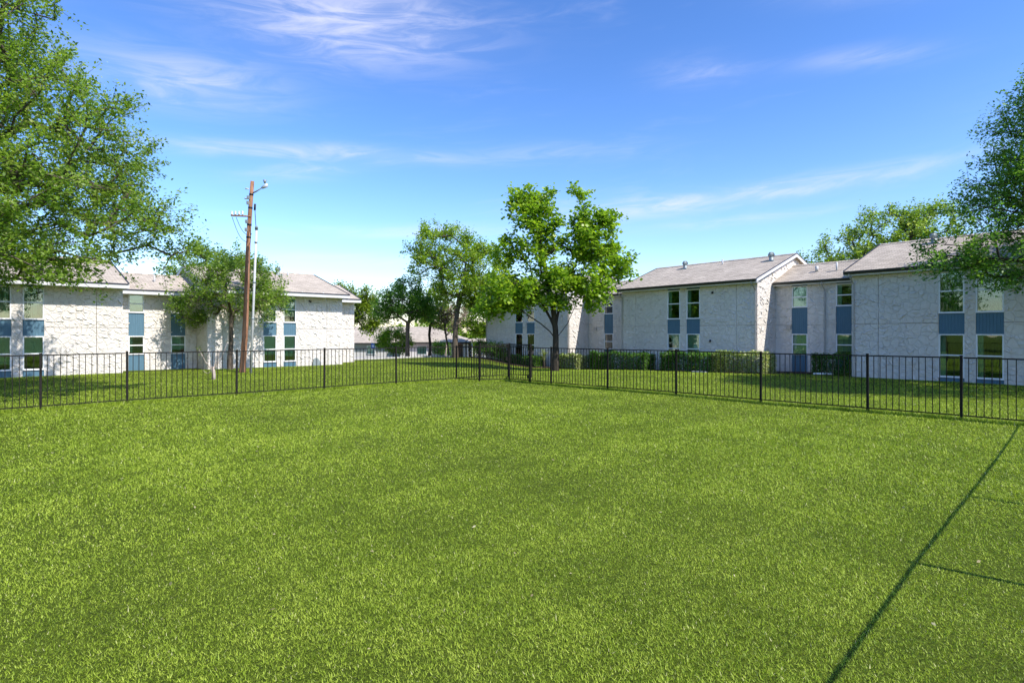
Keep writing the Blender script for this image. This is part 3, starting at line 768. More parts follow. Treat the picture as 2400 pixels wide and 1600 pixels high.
def tree(name, label, base, lobes, trunk, nclump, twigs, lpt, lsize, mat, bark, seed, trunk_r=.25, twig_len=.8, group=None, cat='tree',
         up_bias=.25, shell=.55, width=.55, rpow=.46, droop=0.0, limbs=()):
    """lobes: (cx,cy,cz,rx,ry,rz) about the base; trunk: points from base upward, clumps hang on a grown skeleton"""
    rng = np.random.default_rng(seed)
    bz = g(*base); root = empty(name, (base[0], base[1], bz)); tag(root, label, cat, group)
    vol = np.array([l[3]*l[4]*l[5] for l in lobes])**.8; vol /= vol.sum()
    C = []
    while len(C) < nclump:
        l = lobes[rng.choice(len(lobes), p=vol)]
        d = rng.normal(size=3); d /= np.linalg.norm(d); r = rng.uniform(shell**2, 1)**.5
        c = np.array(l[:3])+d*r*np.array(l[3:])
        if c[2] < .4: continue
        C.append(c)
    C = np.array(C)
    nodes = [np.array(p, float) for p in trunk]; par = [-1]+list(range(len(trunk)-1))
    ntr = len(trunk); top = nodes[-1]
    for st_, pts_ in limbs:
        prev = st_
        for q_ in pts_: nodes.append(np.array(q_, float)); par.append(prev); prev = len(nodes)-1
    order = np.argsort(np.linalg.norm(C-top, axis=1)); tips = []
    NA = np.array(nodes)
    dep = list(range(ntr))
    lo_ok = max(1, ntr//2)
    for ci in order:
        c = C[ci]
        NA = np.array(nodes)
        dist = np.linalg.norm(NA-c, axis=1)
        cost = dist + .55*np.maximum(0, NA[:, 2]-c[2]) + .25*np.linalg.norm(NA-top, axis=1)
        cost[:lo_ok] += 50
        k = int(np.argmin(cost)); p0 = nodes[k]; L = np.linalg.norm(c-p0)
        m = max(1, int(L/.9)); prev = k
        side = rng.normal(size=3)*.07*L
        for j in range(1, m+1):
            u = j/m; q = p0+(c-p0)*u + side*math.sin(math.pi*u) + np.array([0, 0, .10*L*math.sin(math.pi*u)])
            nodes.append(q); par.append(prev); prev = len(nodes)-1
        tips.append(prev)
    n = len(nodes); cnt = np.zeros(n)
    for t_ in tips: cnt[t_] += 1
    for i in range(n-1, 0, -1):
        if par[i] >= 0: cnt[par[i]] += cnt[i]
    tot = max(cnt[0], 1); rad = np.maximum(.012, trunk_r*(np.maximum(cnt, .4)/tot)**rpow)
    h0 = max(p[2] for p in trunk)
    for i in range(ntr): rad[i] = trunk_r*(1.25 if i == 0 else 1.0-.35*i/ntr) if i < ntr-1 else max(rad[i], trunk_r*.6)
    tr = MB(); tr.tube([nodes[i] for i in range(ntr)], [rad[i] for i in range(ntr)], 12, False)
    tr.build('trunk', M[bark], root, True)
    br = MB()
    for i in range(ntr, n):
        k = par[i]; r0 = min(rad[k], rad[i]*1.35) if k >= ntr else rad[i]*1.2
        br.tube([nodes[k], nodes[i]], [r0, rad[i]], 5 if rad[i] > .03 else 4, False)
    # twigs with leaves
    ctr = np.mean(C, axis=0); LPs = []; LDs = []; LT = []
    for t_ in tips:
        c = nodes[t_]; pd = c-nodes[par[t_]]; pd /= np.linalg.norm(pd)+1e-9
        out = (c-np.array([ctr[0], ctr[1], ctr[2]*.6])); out /= np.linalg.norm(out)+1e-9
        shade = rng.normal(0, .10)
        for _ in range(twigs):
            d = rng.normal(size=3)*.75 + pd*.45 + out*.35 + np.array([0, 0, up_bias]); d /= np.linalg.norm(d)
            L = twig_len*rng.uniform(.55, 1.25); c0 = c+rng.normal(size=3)*.12*twig_len
            bend = np.array([0, 0, -droop*L])
            br.tube([c0, c0+d*L*.55+bend*.3, c0+d*L+bend], [.009, .006, .003], 3, False)
            m = int(lpt*rng.uniform(.7, 1.3)); u = rng.uniform(.05, 1.05, m)
            P = c0+d*(L*u)[:, None]+bend*(u**2)[:, None]+rng.normal(size=(m, 3))*lsize*.75
            LPs.append(P); LDs.append(np.tile(d, (m, 1))); LT.append(np.clip(rng.normal(.48+shade, .2, m), 0, 1))
    br.build('branches', M[bark], root, True)
    P = np.concatenate(LPs); D = np.concatenate(LDs); T = np.concatenate(LT)
    link('crown', leaf_mesh('crown', P, D, lsize, M[mat], rng, T, width), root)
    return root

def hedge(name, label, quadpts, h, n, lsize, mat, seed, group=None, top_round=.12, cat='hedge', mat2=None):
    """clipped hedge: leaves filling a box with uneven faces over woody stems"""
    rng = np.random.default_rng(seed)
    P0 = np.array(quadpts, float); c = P0.mean(0); z0 = g(*c)
    root = empty(name, (c[0], c[1], z0)); tag(root, label, cat, group)
    u = rng.uniform(0, 1, n); w = rng.uniform(0, 1, n); zz_ = rng.uniform(.03, 1, n)
    face = rng.integers(0, 6, n); k = rng.uniform(0, .09, n)
    u = np.where(face == 0, k*.5, np.where(face == 1, 1-k*.5, u)); w = np.where((face == 2) | (face == 5), k*1.5, np.where(face == 3, 1-k*1.5, w)); zz_ = np.where(face == 4, 1-k, zz_)
    XY = (P0[0]*((1-u)*(1-w))[:, None]+P0[1]*(u*(1-w))[:, None]+P0[2]*(u*w)[:, None]+P0[3]*((1-u)*w)[:, None])-c
    bump = .05*np.sin(XY[:, 0]*4.1+seed)+.05*np.sin(XY[:, 1]*5.3+1)+.03*np.sin(XY[:, 0]*11)
    Z = zz_*h*(1+bump*.9)
    P = np.stack([XY[:, 0], XY[:, 1], Z], 1)+rng.normal(size=(n, 3))*.035
    P[:, 2] = np.maximum(P[:, 2], .02)
    D = P*np.array([1, 1, .5]); D /= np.linalg.norm(D, axis=1)[:, None]+1e-6; D[:, 2] += .4
    T = np.clip(rng.normal(.45, .22, n)+.15*np.sin(XY[:, 0]*2.3), 0, 1)
    link('foliage', leaf_mesh('foliage', P, D, lsize, M[mat], rng, T, .6), root)
    st = MB(); r2 = random.Random(seed)
    L = np.linalg.norm(P0[1]-P0[0])
    for i in range(max(3, int(L/.35))):
        uu = r2.uniform(.05, .95); ww = r2.uniform(.3, .7)
        q = (P0[0]*(1-uu)*(1-ww)+P0[1]*uu*(1-ww)+P0[2]*uu*ww+P0[3]*(1-uu)*ww)-c
        st.tube([(q[0], q[1], -.1), (q[0]+r2.uniform(-.1, .1), q[1]+r2.uniform(-.1, .1), h*.5), (q[0]+r2.uniform(-.2, .2), q[1]+r2.uniform(-.15, .15), h*.85)], [.025, .018, .008], 5)
    tag(st.build('stems', M['barkd'], root), kind='stuff')
    return root

# big oak left of the frame, its crown hanging over the left fence
tree('oak_tree', 'large oak with its leafy crown over the sunlit white building', (-19.4, 20.2),
     [(0, 0, 8.6, 5.2, 5.5, 4.2), (3.8, -.8, 6.0, 4.2, 3.6, 1.9), (1.0, -1.2, 12.2, 3.3, 4.0, 2.6), (4.2, -.6, 8.4, 2.4, 3.2, 2.2), (6.8, -.4, 5.2, 1.8, 2.2, 1.0), (3.2, -2.5, 4.6, 3.6, 2.2, .9), (-3, 0, 8, 4, 5, 4), (1.5, -1.5, 4.5, 3.0, 2.5, .8), (.6, -1.2, 13.6, 3.2, 3.2, 2.2)],
     [(0, 0, -.3), (.05, .05, 1.2), (.1, 0, 2.4), (.3, -.1, 3.6), (.5, -.2, 5.0), (.4, -.3, 7.0), (.5, -.2, 9.0)], 960, 5, 34, .125, 'oak', 'bark', 5, .42, .85, up_bias=.42)
# oak right of the frame
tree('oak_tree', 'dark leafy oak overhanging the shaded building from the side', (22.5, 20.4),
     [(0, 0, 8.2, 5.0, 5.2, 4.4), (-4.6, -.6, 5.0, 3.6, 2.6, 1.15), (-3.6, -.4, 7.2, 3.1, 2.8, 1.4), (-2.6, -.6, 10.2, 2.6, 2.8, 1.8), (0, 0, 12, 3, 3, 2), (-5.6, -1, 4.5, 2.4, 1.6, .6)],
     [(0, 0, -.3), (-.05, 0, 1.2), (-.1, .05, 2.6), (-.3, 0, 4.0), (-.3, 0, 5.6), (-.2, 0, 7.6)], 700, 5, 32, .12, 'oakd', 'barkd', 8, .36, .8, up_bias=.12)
# small oak by the pole
tree('oak_tree', 'round small oak with a dark trunk beside the wooden utility pole', (-17.05, 35.3),
     [(.5, 0, 4.8, 2.7, 2.6, 1.8), (-1.9, -.3, 3.7, 1.4, 1.6, 1.1), (2.3, -.2, 4.2, 1.3, 1.5, 1.2), (.3, 0, 6.0, 1.7, 1.7, 1.0), (-1.4, -.4, 5.6, 1.2, 1.3, .8)],
     [(0, 0, -.2), (0, 0, .8), (.05, 0, 1.6), (.05, 0, 2.4), (.1, 0, 3.4)], 200, 4, 24, .14, 'oak', 'bark', 13, .15, .6)
# tree behind the roofs on the left
tree('background_tree', 'tree crown rising behind the low connecting roof of the sunlit building', (-25.6, 51.0),
     [(0, 0, 7.6, 2.5, 2.4, 2.0), (-1.6, 0, 9.2, 1.3, 1.3, .9), (1.6, 0, 8.6, 1.1, 1.2, .8), (-3.2, 0, 7.6, 1.6, 1.6, 1.4)],
     [(0, 0, -.3), (0, 0, 2), (.1, 0, 4), (.1, 0, 6)], 95, 4, 22, .22, 'oak', 'barkd', 17, .22, .7)
# sweetgum in front of the right building
tree('sweetgum_tree', 'bright green sweetgum with two tall leaders growing before the hedges', (2.75, 36.9),
     [(-1.15, 0, 8.7, 1.65, 1.6, 2.8), (2.3, 0, 8.2, 1.5, 1.6, 2.2), (1.6, 0, 10.8, .5, .5, 1.1), (-2.3, -.2, 5.0, 2.2, 2.1, 1.4), (2.0, -.3, 5.2, 1.6, 1.8, 1.3), (3.6, 0, 6.6, 1.3, 1.4, 1.0), (-.2, -.4, 5.4, 1.6, 1.7, 1.5), (-3.2, 0, 7.4, 1.0, 1.1, 1.0), (-3.8, -.2, 4.2, 1.1, 1.2, .8), (2.9, 0, 9.4, .7, .8, .8), (-1.9, 0, 10.6, 1.0, 1.0, 1.0)],
     [(0, 0, -.3), (0, 0, 1.0), (.02, 0, 2.0), (.0, 0, 2.6), (-.15, 0, 4.0), (-.5, 0, 5.6), (-.8, 0, 7.2)], 380, 4, 17, .22, 'gum', 'barkd', 29, .21, .5, rpow=.52, width=.9, up_bias=.3, shell=.25,
     limbs=((2, [(-.35, 0, 2.5), (-.95, -.1, 3.0), (-1.7, -.1, 3.5), (-2.5, -.1, 4.1)]), (2, [(.3, -.1, 2.4), (.75, -.1, 3.0), (1.15, -.1, 3.9), (1.5, -.1, 4.8)]),
            (3, [(.12, 0, 3.4), (.35, 0, 4.6), (.8, 0, 5.8), (1.4, 0, 7.0), (1.9, 0, 8.4), (2.0, 0, 9.6)]), (3, [(-.3, .1, 3.3), (-.8, .1, 4.2), (-1.3, .1, 5.3), (-1.6, .1, 6.6), (-1.8, .1, 8.0)])))
# trees at the end of the lawn
tree('elm_tree', 'tall airy elm with forked pale trunk at the lawn end', (-5.1, 52.3),
     [(-.6, 0, 9.4, 3.4, 3.0, 1.9), (-3.0, 0, 8.6, 1.7, 1.8, 1.5), (2.6, 0, 8.2, 2.0, 2.0, 2.0), (.6, 0, 6.2, 3.0, 2.6, 1.6), (-1.6, 0, 11.0, 1.6, 1.6, .8), (2.4, 0, 5.4, 2.0, 1.8, 1.4)],
     [(0, 0, -.3), (.0, 0, 1.4), (.05, 0, 2.8), (.2, 0, 4.2), (.5, 0, 5.8)], 280, 4, 24, .22, 'elm', 'bark', 31, .26, .8)
tree('dark_oak_tree', 'dark green rounded tree beside the parking sign', (-9.75, 54.4),
     [(-.2, 0, 5.3, 2.5, 2.3, 1.8), (-1.6, 0, 4.2, 1.5, 1.5, 1.1), (1.2, 0, 4.6, 1.6, 1.5, 1.3)],
     [(0, 0, -.3), (.0, 0, 1.0), (.0, 0, 2.0), (.05, 0, 3.2)], 150, 4, 22, .21, 'oakd', 'bark', 37, .2, .6)
tree('small_tree', 'slim tree standing between the dark tree and the elm', (-8.3, 58.5),
     [(0, 0, 5.0, 1.8, 1.6, 1.7), (1.0, 0, 3.9, 1.3, 1.2, .9)], [(0, 0, -.3), (.1, 0, 1.2), (0, 0, 2.2), (.1, 0, 3.2)], 70, 4, 20, .22, 'elm', 'barkd', 41, .15, .6)
tree('lime_tree', 'yellow green tree at the far corner of the sunlit building', (-17.3, 62.0),
     [(0, 0, 5.4, 2.2, 2.0, 2.2), (1.7, 0, 4.4, 1.6, 1.5, 1.6), (-1.2, 0, 6.6, 1.4, 1.4, 1.2), (2.0, 0, 6.4, .9, .9, .9), (2.4, 0, 3.2, 1.0, 1.0, .7)],
     [(0, 0, -.3), (0, 0, 1.2), (.0, 0, 2.4), (.05, 0, 3.6)], 120, 4, 20, .26, 'lime', 'barkd', 43, .2, .65)
tree('shade_tree', 'dark spreading tree beyond the far end of the shaded building', (-2.6, 66.0),
     [(0, 0, 4.6, 3.6, 3.0, 2.0), (2.2, 0, 6.2, 2.6, 2.4, 2.2), (-2.2, 0, 3.4, 1.8, 1.6, .9), (1, 0, 3, 2.5, 2, .7)],
     [(0, 0, -.3), (.1, 0, 1.0), (.3, 0, 2.0), (.5, 0, 3.0)], 190, 4, 20, .27, 'elm', 'barkd', 47, .25, .8)
tree('dry_myrtle', 'twiggy pinkish brown myrtle with few leaves between the trees', (-6.9, 60.0),
     [(0, 0, 3.6, 1.6, 1.4, 1.2), (1.2, 0, 4.4, 1.2, 1.1, 1.0)], [(0, 0, -.3), (.1, 0, .7), (.2, 0, 1.5), (.1, 0, 2.2)], 70, 4, 9, .17, 'pink', 'barkl', 53, .10, .7)
tree('dry_myrtle', 'bare crooked myrtle stem next to the elm trunk', (-6.1, 57.0),
     [(-.4, 0, 4.4, 1.1, 1.0, 1.0), (-.9, 0, 3.2, .8, .7, .6)], [(0, 0, -.3), (-.15, 0, .9), (-.3, 0, 1.8), (-.45, 0, 2.6)], 38, 4, 7, .17, 'pink', 'barkd', 59, .09, .6)
tree('background_tree', 'broad tree rising behind the shaded building roof ridge', (27.4, 42.5),
     [(0, 0, 9.6, 2.6, 2.4, 1.9), (-3.0, 0, 8.4, 2.2, 2.0, 1.3), (3.0, 0, 10.2, 2.4, 2.4, 1.8), (-5.2, 0, 7.0, 1.6, 1.5, 1.2), (1.4, 0, 11.4, 1.4, 1.4, .8)],
     [(0, 0, -.3), (0, 0, 2.2), (.1, 0, 4.4), (.2, 0, 6.4), (.2, 0, 7.6)], 190, 4, 22, .2, 'oak', 'barkd', 61, .26, .75)
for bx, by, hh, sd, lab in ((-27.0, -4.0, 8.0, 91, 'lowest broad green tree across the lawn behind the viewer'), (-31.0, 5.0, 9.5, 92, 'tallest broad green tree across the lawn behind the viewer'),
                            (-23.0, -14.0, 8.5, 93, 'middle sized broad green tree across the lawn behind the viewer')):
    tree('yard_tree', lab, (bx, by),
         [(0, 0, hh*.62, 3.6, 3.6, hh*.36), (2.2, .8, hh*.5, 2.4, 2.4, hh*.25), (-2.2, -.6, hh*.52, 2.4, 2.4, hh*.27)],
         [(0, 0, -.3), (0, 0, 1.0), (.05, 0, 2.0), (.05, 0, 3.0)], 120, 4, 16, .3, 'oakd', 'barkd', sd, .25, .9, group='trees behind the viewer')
tree('garden_shrub', 'light green round shrub in front of the low houses', (-11.9, 58.6),
     [(0, 0, 1.5, 1.7, 1.5, 1.2), (.2, 0, 2.4, 1.1, 1.0, .6)], [(0, 0, -.2), (0, 0, .3), (.05, 0, .8)], 80, 4, 18, .2, 'gum', 'barkd', 67, .07, .45, cat='shrub')
tree('garden_shrub', 'low dark shrub at the foot of the slim tree', (-7.6, 62.5),
     [(0, 0, .9, 1.0, .9, .7)], [(0, 0, -.2), (0, 0, .25), (.05, 0, .5)], 34, 4, 16, .18, 'oakd', 'barkd', 71, .05, .35, cat='shrub')
# young bare crape myrtle behind the left fence
cm = empty('young_tree', (-14.19, 27.72, g(-14.19, 27.72))); tag(cm, 'stunted pale young tree with thin bare shoots behind the picket fence', 'young tree')
MB().tube([(0, 0, -.15), (.02, 0, .25), (-.03, 0, .62)], [.10, .085, .07], 10).build('trunk', M['barkl'], cm, True)
r3 = random.Random(3); sm = MB(); tipsP = []
for dx, dy, hz_ in ((-.75, .1, 1.45), (-.5, -.1, 1.25), (-.3, .2, .95), (.28, 0, 1.35), (.45, -.1, 1.6), (.6, .15, 1.75), (.12, .1, 1.5), (-.55, .05, .5)):
    pts = [Vector((0, 0, .45)).lerp(Vector((dx, dy, hz_)), i/4)+Vector((0, 0, -.15*math.sin(math.pi*i/4)+.05*r3.uniform(-1, 1))) for i in range(5)]
    sm.tube(pts, [.028, .022, .017, .012, .007], 5); tipsP.append(pts[-1])
sm.build('shoots', M['barkl'], cm, True)
rg = np.random.default_rng(2); lp = np.concatenate([np.array(tipsP[i])+rg.normal(size=(8, 3))*.07 for i in (0, 1)])
link('leaves', leaf_mesh('leaves', lp, np.tile([0, 0, 1.], (len(lp), 1)), .11, M['lime'], rg), cm)

# hedges of the right building
hedge('clipped_hedge', 'long dark hedge left of the paired curtained windows', [rp(-11.3, -2.15), rp(-6.5, -2.15), rp(-6.5, -.95), rp(-11.3, -.95)], 1.15, 11000, .11, 'hedge', 3, 'clipped hedges along the shaded building')
hedge('clipped_hedge', 'dark clipped hedge below the curtained ground floor windows', [rp(-5.2, -2.2), rp(-1.6, -2.2), rp(-1.6, -.95), rp(-5.2, -.95)], 1.1, 9000, .11, 'hedge', 4, 'clipped hedges along the shaded building')
hedge('clipped_hedge', 'cream variegated hedge end at the building corner downspout', [rp(-1.55, -2.2), rp(1.55, -2.2), rp(1.55, -.9), rp(-1.55, -.9)], 1.12, 8500, .10, 'varieg', 5, 'clipped hedges along the shaded building')
hedge('clipped_bush', 'dark boxy bush in the recess beside the corner downspout', [rp(3.1, -.05), rp(4.95, -.05), rp(4.95, 1.2), rp(3.1, 1.2)], 1.05, 6500, .09, 'hedge', 6, None, cat='bush')
hedge('clipped_hedge', 'pale yellow green hedge behind the sweetgum trunk', [rp(-15.2, -2.2), rp(-12.6, -2.2), rp(-12.6, -1.1), rp(-15.2, -1.1)], 1.05, 5500, .12, 'varieg', 7, 'clipped hedges along the shaded building')
hedge('clipped_bush', 'small dark bush under the far recess window', [rp(-12.8, -.9), rp(-11.75, -.9), rp(-11.75, .1), rp(-12.8, .1)], .95, 2400, .11, 'hedge', 9, None, cat='bush')
hedge('clipped_hedge', 'low dark hedge under the windows of the farthest block', [rp(-22.6, -1.3), rp(-18.2, -1.3), rp(-18.2, -.3), rp(-22.6, -.3)], .8, 5500, .13, 'hedge', 10, 'clipped hedges along the shaded building')
for i, (x, h_, lab) in enumerate(((-26.2, 1.5, 'tall loose shrub at the outer corner of the farthest block'), (-24.6, 1.3, 'loose shrub beside the corner shrub of the farthest block'), (-23.3, 1.6, 'leafy shrub left of the low dark hedge of the farthest block'))):
    q = rp(x, -1.0)
    tree('garden_shrub', lab, q, [(0, 0, h_*.55, .62, .6, h_*.5)], [(0, 0, -.2), (0, 0, .2), (.02, 0, .45)], 34, 4, 14, .14, 'oakd', 'barkd', 80+i, .04, .35, cat='shrub', group='shrubs before the farthest block')
# yucca
yq = rp(-16.9, -1.5); yc = empty('yucca_plant', (*yq, g(*yq))); tag(yc, 'spiky yucca with pale leaves beside the sweetgum trunk', 'yucca')
ym = MB(); ry = random.Random(5)
for k in range(70):
    a = ry.uniform(0, 2*math.pi); e = ry.uniform(.25, 1.35); L = ry.uniform(.5, .75); z0 = ry.uniform(.5, 1.0)
    d = Vector((math.cos(a)*math.cos(e), math.sin(a)*math.cos(e), math.sin(e))); s = Vector((-math.sin(a), math.cos(a), 0))*.022
    b0 = Vector((0, 0, z0)); m_ = b0+d*L*.5+Vector((0, 0, .05)); t_ = b0+d*L
    ym.quad(b0-s, b0+s, m_+s, m_-s); ym.quad(m_-s, m_+s, t_)
yme = ym.mesh('leaves', M['varieg']); at = yme.attributes.new('tint', 'FLOAT', 'FACE'); at.data.foreach_set('value', [ry.uniform(.2, .9) for _ in range(len(yme.polygons))])
link('leaves', yme, yc); MB().tube([(0, 0, -.2), (0, 0, .6), (.02, 0, 1.05)], [.07, .06, .05], 8).build('stem', M['bark'], yc, True)
# drain hoses / splash blocks
hq = rp(3.4, -.55); hs = MB(); hs.tube([(0, 0, .05), (.25, -.1, .06), (.6, .0, .05), (.95, -.25, .06)], .05, 8)
tag(hs.build('drain_hose', M['white'], None, True, (hq[0], hq[1], g(*hq)+.02)), 'white drain hose lying on the mulch near the boxy bush', 'hose')
for x, y, lab in ((-2.2, -2.45, 'flat pale stone lying at the foot of the dark hedge'), (-16.3, -.7, 'pale splash block under the far downspout')):
    q = rp(x, y); sb = MB().box(-.45, .45, -.12, .12, -.02, .06)
    tag(sb.build('splash_block', M['concrete'], None, False, (q[0], q[1], g(*q)), (0, 0, R(-50))), lab, 'stone slab')

# ------------------------------------------------------------------ low houses beyond the lawn
def house(label, x0, x1, y0, y1, zb, ze, zr, hip=False, wall='housewall', seed=1):
    root = empty('low_house', (x0, y0, zb)); tag(root, label, 'house', 'low houses beyond the parking lot')
    W, Dp = x1-x0, y1-y0
    for nm, b in (('front_wall', (0, W, 0, .2)), ('rear_wall', (0, W, Dp-.2, Dp)), ('side_wall', (0, .2, .201, Dp-.201)), ('side_wall', (W-.2, W, .201, Dp-.201))):
        MB().box(*b, -.6, ze-zb).build(nm, M[wall], root)
    r = MB(); e = ze-zb; h = zr-zb; o = .5; ym_ = Dp/2
    hx = Dp/2 if hip else -o
    v = [(-o, -o, e), (W+o, -o, e), (W+o, Dp+o, e), (-o, Dp+o, e), (-o if not hip else -o+.01, ym_, h), (W-hx, ym_, h)]
    r.v = v+[(a, b, c-.14) for a, b, c in v]
    r.f = [(0, 1, 5, 4), (2, 3, 4, 5), (1, 2, 5), (3, 0, 4), (0, 6, 7, 1), (1, 7, 8, 2), (2, 8, 9, 3), (3, 9, 6, 0), (6, 9, 8, 7)]
    r.build('roof', M['shingle'], root)
    MB().box(-o, W+o, -o-.06, -o-.002, e-.2, e-.03).build('fascia', M['gutter'], root)
    return root
h1 = house('wide low house with grey brown roof behind the parking lot', -28, -12.8, 74.0, 86, -.95, 1.0, 3.1)
MB().box(5.2, 15.0, -.06, -.001, .85, 1.8).build('eave_shade_panel', M['houseshade'], h1)  # darker panel painting the shaded recess under the eave
for x in (9.6, 13.0):
    w = MB().box(x, x+1.1, -.10, -.061, .5, 1.6).build('window', M['white'], h1); MB().box(x+.08, x+1.02, -.115, -.101, .58, 1.52).build('pane', M['glass'], w)
h2 = house('hip roofed low house with brown door behind the elm', -13.4, -5.4, 70.0, 80, -.9, 1.15, 3.0, True)
MB().box(6.6, 7.5, -.07, -.001, -.2, 1.75).build('door', M['door'], h2)
MB().box(7.55, 7.75, -.3, -.08, -.3, 1.9).build('porch_post', M['white'], h2)
for x in (2.0, 4.4):
    w = MB().box(x, x+1.2, -.05, -.001, .5, 1.6).build('window', M['white'], h2); MB().box(x+.08, x+1.12, -.065, -.051, .58, 1.52).build('pane', M['glass'], w)
h3 = house('pale flat roofed shed beside the hip roofed house', -4.6, 2.2, 72.0, 77, -.9, 1.2, 1.55)
tag(sheet('mulch_bed', [(-14, 66.6), (-3.6, 63.8), (-3.6, 66), (-14, 68.6)], M['redmulch'], .03), kind='structure')
ps = empty('parking_sign', (-13.9, 58.4, g(-13.9, 58.4))); tag(ps, 'small blue parking sign on a slim post beside the light green shrub', 'sign')
MB().tube([(0, 0, -.3), (0, 0, 1.25)], .03, 8).build('post', M['galv'], ps, True)
MB().box(-.19, .19, -.05, -.031, .85, 1.4).build('panel', M['bluesign'], ps); MB().box(-.10, .10, -.056, -.0505, 1.0, 1.22).build('symbol', M['white'], ps)
pg_ = empty('play_climber', (-4.7, 66.0, g(-4.7, 66.0))); tag(pg_, 'dark spiral playground climber on red mulch beside the hip roofed house', 'climber')
for x in (-.5, .9): MB().tube([(x, 0, -.3), (x, 0, 2.1)], .05, 8).build('post', M['iron'], pg_, True)
MB().tube([(-.5, 0, 2.05), (0, 0, 2.3), (.45, 0, 2.3), (.9, 0, 2.05)], .04, 8).build('arch', M['iron'], pg_, True)
MB().tube([(.2+.32*math.cos(k*.55), .32*math.sin(k*.55), .1+k*.035) for k in range(56)], .035, 6).build('spiral', M['iron'], pg_, True)

# far tree masses that close the horizon behind the houses
def far_wood(name, label, x0, x1, y, h, n, mat, seed):
    rng = np.random.default_rng(seed)
    X = rng.uniform(x0, x1, n); hh = h*(.72+.28*np.sin(X*.21+seed)*np.sin(X*.083)+.12*np.sin(X*.9+seed))
    Z = -1.4+rng.uniform(0, 1, n)**.7*hh; Y = y+rng.normal(0, 2.5, n)
    P = np.stack([X, Y, Z], 1); D = rng.normal(size=(n, 3))
    o = link(name, leaf_mesh(name, P, D, .9, M[mat], rng, None, .7)); tag(o, label, 'woodland', kind='stuff'); return o
far_wood('far_wood', 'line of distant trees on the horizon beyond the houses', -90, 60, 150, 7.0, 16000, 'elm', 3)

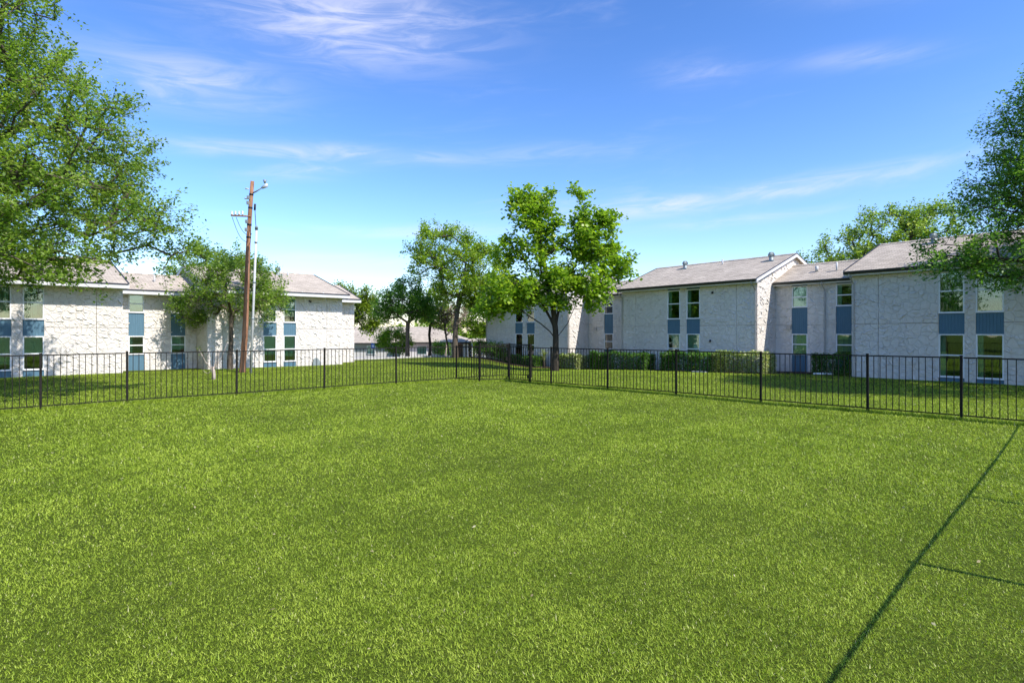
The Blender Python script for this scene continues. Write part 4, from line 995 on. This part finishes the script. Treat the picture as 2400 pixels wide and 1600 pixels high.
# ------------------------------------------------------------------ grass blades
def grass(name, label, n, seed):
    rng = np.random.default_rng(seed)
    # radial distribution: even close by, thinning with distance
    rmin, rmax, rk = 2.6, 47.0, 5.5
    A1 = (rk**2-rmin**2)/2; A2 = rk**2*math.log(rmax/rk)
    u = rng.uniform(0, A1+A2, n)
    r = np.where(u < A1, np.sqrt(rmin**2+2*np.minimum(u, A1)), rk*np.exp(np.maximum(u-A1, 0)/rk**2))
    th = rng.uniform(-R(46), R(46), n)
    X = r*np.sin(th); Y = r*np.cos(th)
    lines = [(LP(-8), A_), (RP(4.65), D_), (A_, B_), (B_, C_), (C_, D_)]; nt = 26000
    w_ = np.array([(Vector(b_)-Vector(a_)).length for a_, b_ in lines]); k_ = rng.choice(len(lines), nt, p=w_/w_.sum())
    la = np.array([l[0] for l in lines])[k_]; lb = np.array([l[1] for l in lines])[k_]; q_ = la+(lb-la)*rng.uniform(0, 1, nt)[:, None]+rng.normal(0, .05, (nt, 2))
    X[:nt], Y[:nt] = q_[:, 0], q_[:, 1]; r[:nt] = np.hypot(X[:nt], Y[:nt]); foot = np.zeros(n, bool); foot[:nt] = True
    # keep off buildings, beds and paving
    def loc(O, ang):
        c, s = math.cos(ang), math.sin(ang); dx, dy = X-O[0], Y-O[1]
        return dx*c+dy*s, -dx*s+dy*c
    lx, ly = loc((14.2026, 33.7651), R(-51.657)); keep = ~((lx > -27.6) & (ly > -.05)) & ~((lx > -11.5) & (lx < 1.7) & (ly > -2.25)) & ~((lx > -27.5) & (lx < -12.4) & (ly > -2.25))
    lx2, ly2 = loc((-21.505, 32.234), R(43.145)); keep &= ~((lx2 < 13.1) & (ly2 > -.02)) & ~((lx2 < 15.3) & (ly2 > 2.3))
    a = np.array([-16.5, 44.2]); b = np.array([-5.4, 56.3]); d = (b-a)/np.linalg.norm(b-a)
    keep &= ~(((X-a[0])*-d[1]+(Y-a[1])*d[0] > -.1) & (X < -4))
    # thin, patchy cover
    patch = .5+.25*np.sin(X*1.7+.6*np.sin(Y*1.1))*np.sin(Y*1.9+1.3)+.25*np.sin(X*.55+2)*np.sin(Y*.47+.4*np.sin(X*.8))
    keep &= rng.uniform(0, 1, n) < .68+.45*patch
    X, Y, r, patch, foot = X[keep], Y[keep], r[keep], patch[keep], foot[keep]; n = len(X)
    sc_ = np.maximum(1, r/rk)**.72
    L = rng.uniform(.012, .036, n)*np.minimum(sc_, 2.0)*(.8+.4*patch); W = rng.uniform(.0022, .0048, n)*sc_*1.15
    tall = rng.uniform(0, 1, n) < .004; L[tall] *= 1.7; L[foot] *= rng.uniform(1.2, 2.6, foot.sum())
    an = rng.uniform(0, 2*np.pi, n); tilt = np.clip(np.abs(rng.normal(1.0, .34, n))*np.where(foot, .5, 1), .1, 1.45)
    dx, dy, dz = np.cos(an)*np.sin(tilt), np.sin(an)*np.sin(tilt), np.cos(tilt)
    sa = an+rng.normal(0, .7, n)
    sx, sy = -np.sin(sa)*W, np.cos(sa)*W
    Z = gz(X, Y)
    B = np.stack([X, Y, Z-.004], 1); Sd = np.stack([sx, sy, np.zeros(n)], 1); T = B+np.stack([dx, dy, dz], 1)*L[:, None]
    Vv = np.stack([B-Sd, B+Sd, T], 1).reshape(-1, 3).astype(np.float32)
    me = bpy.data.meshes.new(name)
    me.vertices.add(3*n); me.vertices.foreach_set('co', Vv.ravel())
    me.loops.add(3*n); me.loops.foreach_set('vertex_index', np.arange(3*n, dtype=np.int32))
    me.polygons.add(n); me.polygons.foreach_set('loop_start', np.arange(0, 3*n, 3, dtype=np.int32))
    try: me.polygons.foreach_set('loop_total', np.full(n, 3, dtype=np.int32))
    except Exception: pass
    cl = sum(a_*np.sin(X*f1+p1+1.3*np.sin(Y*f2*.7+p2))*np.sin(Y*f2+p2+1.1*np.sin(X*f1*.6)) for a_, f1, f2, p1, p2 in
             ((.10, .9, 1.1, .3, 1.2), (.10, 2.7, 2.3, 2.1, .4), (.11, 6.1, 7.3, .9, 2.6), (.12, 15., 13., 1.7, .2), (.12, 31., 37., .5, 1.9), (.09, 71., 63., 2.2, .8)))
    tint = np.clip(rng.normal(.48+.10*patch, .14, n)+cl*.85, 0, .9); tint[rng.uniform(0, 1, n) < .018] = 1.0
    at = me.attributes.new('tint', 'FLOAT', 'FACE'); at.data.foreach_set('value', tint.astype(np.float32))
    me.materials.append(M['blade']); me.update(calc_edges=True)
    tag(link(name, me), label, 'grass', kind='stuff')
grass('grass', 'short mown green grass covering the fenced yard and the lawns beyond', 1400000, 1)

# pale leaf litter and clippings lying on the turf
rl_ = np.random.default_rng(77); nl = 700
rr = np.sqrt(rl_.uniform(3.4**2, 34**2, nl)); tt = rl_.uniform(-R(44), R(44), nl)
lX, lY = rr*np.sin(tt), rr*np.cos(tt)
LPn = np.stack([lX, lY, gz(lX, lY)+.03+rl_.uniform(0, .015, nl)], 1)
LD = np.stack([np.cos(tt*37), np.sin(tt*37), np.zeros(nl)], 1)
tag(link('leaf_litter', leaf_mesh('leaf_litter', LPn, LD, .045, M['litter'], rl_, None, .5)), 'pale dry leaf litter scattered over the lawn', 'leaf litter', kind='stuff')
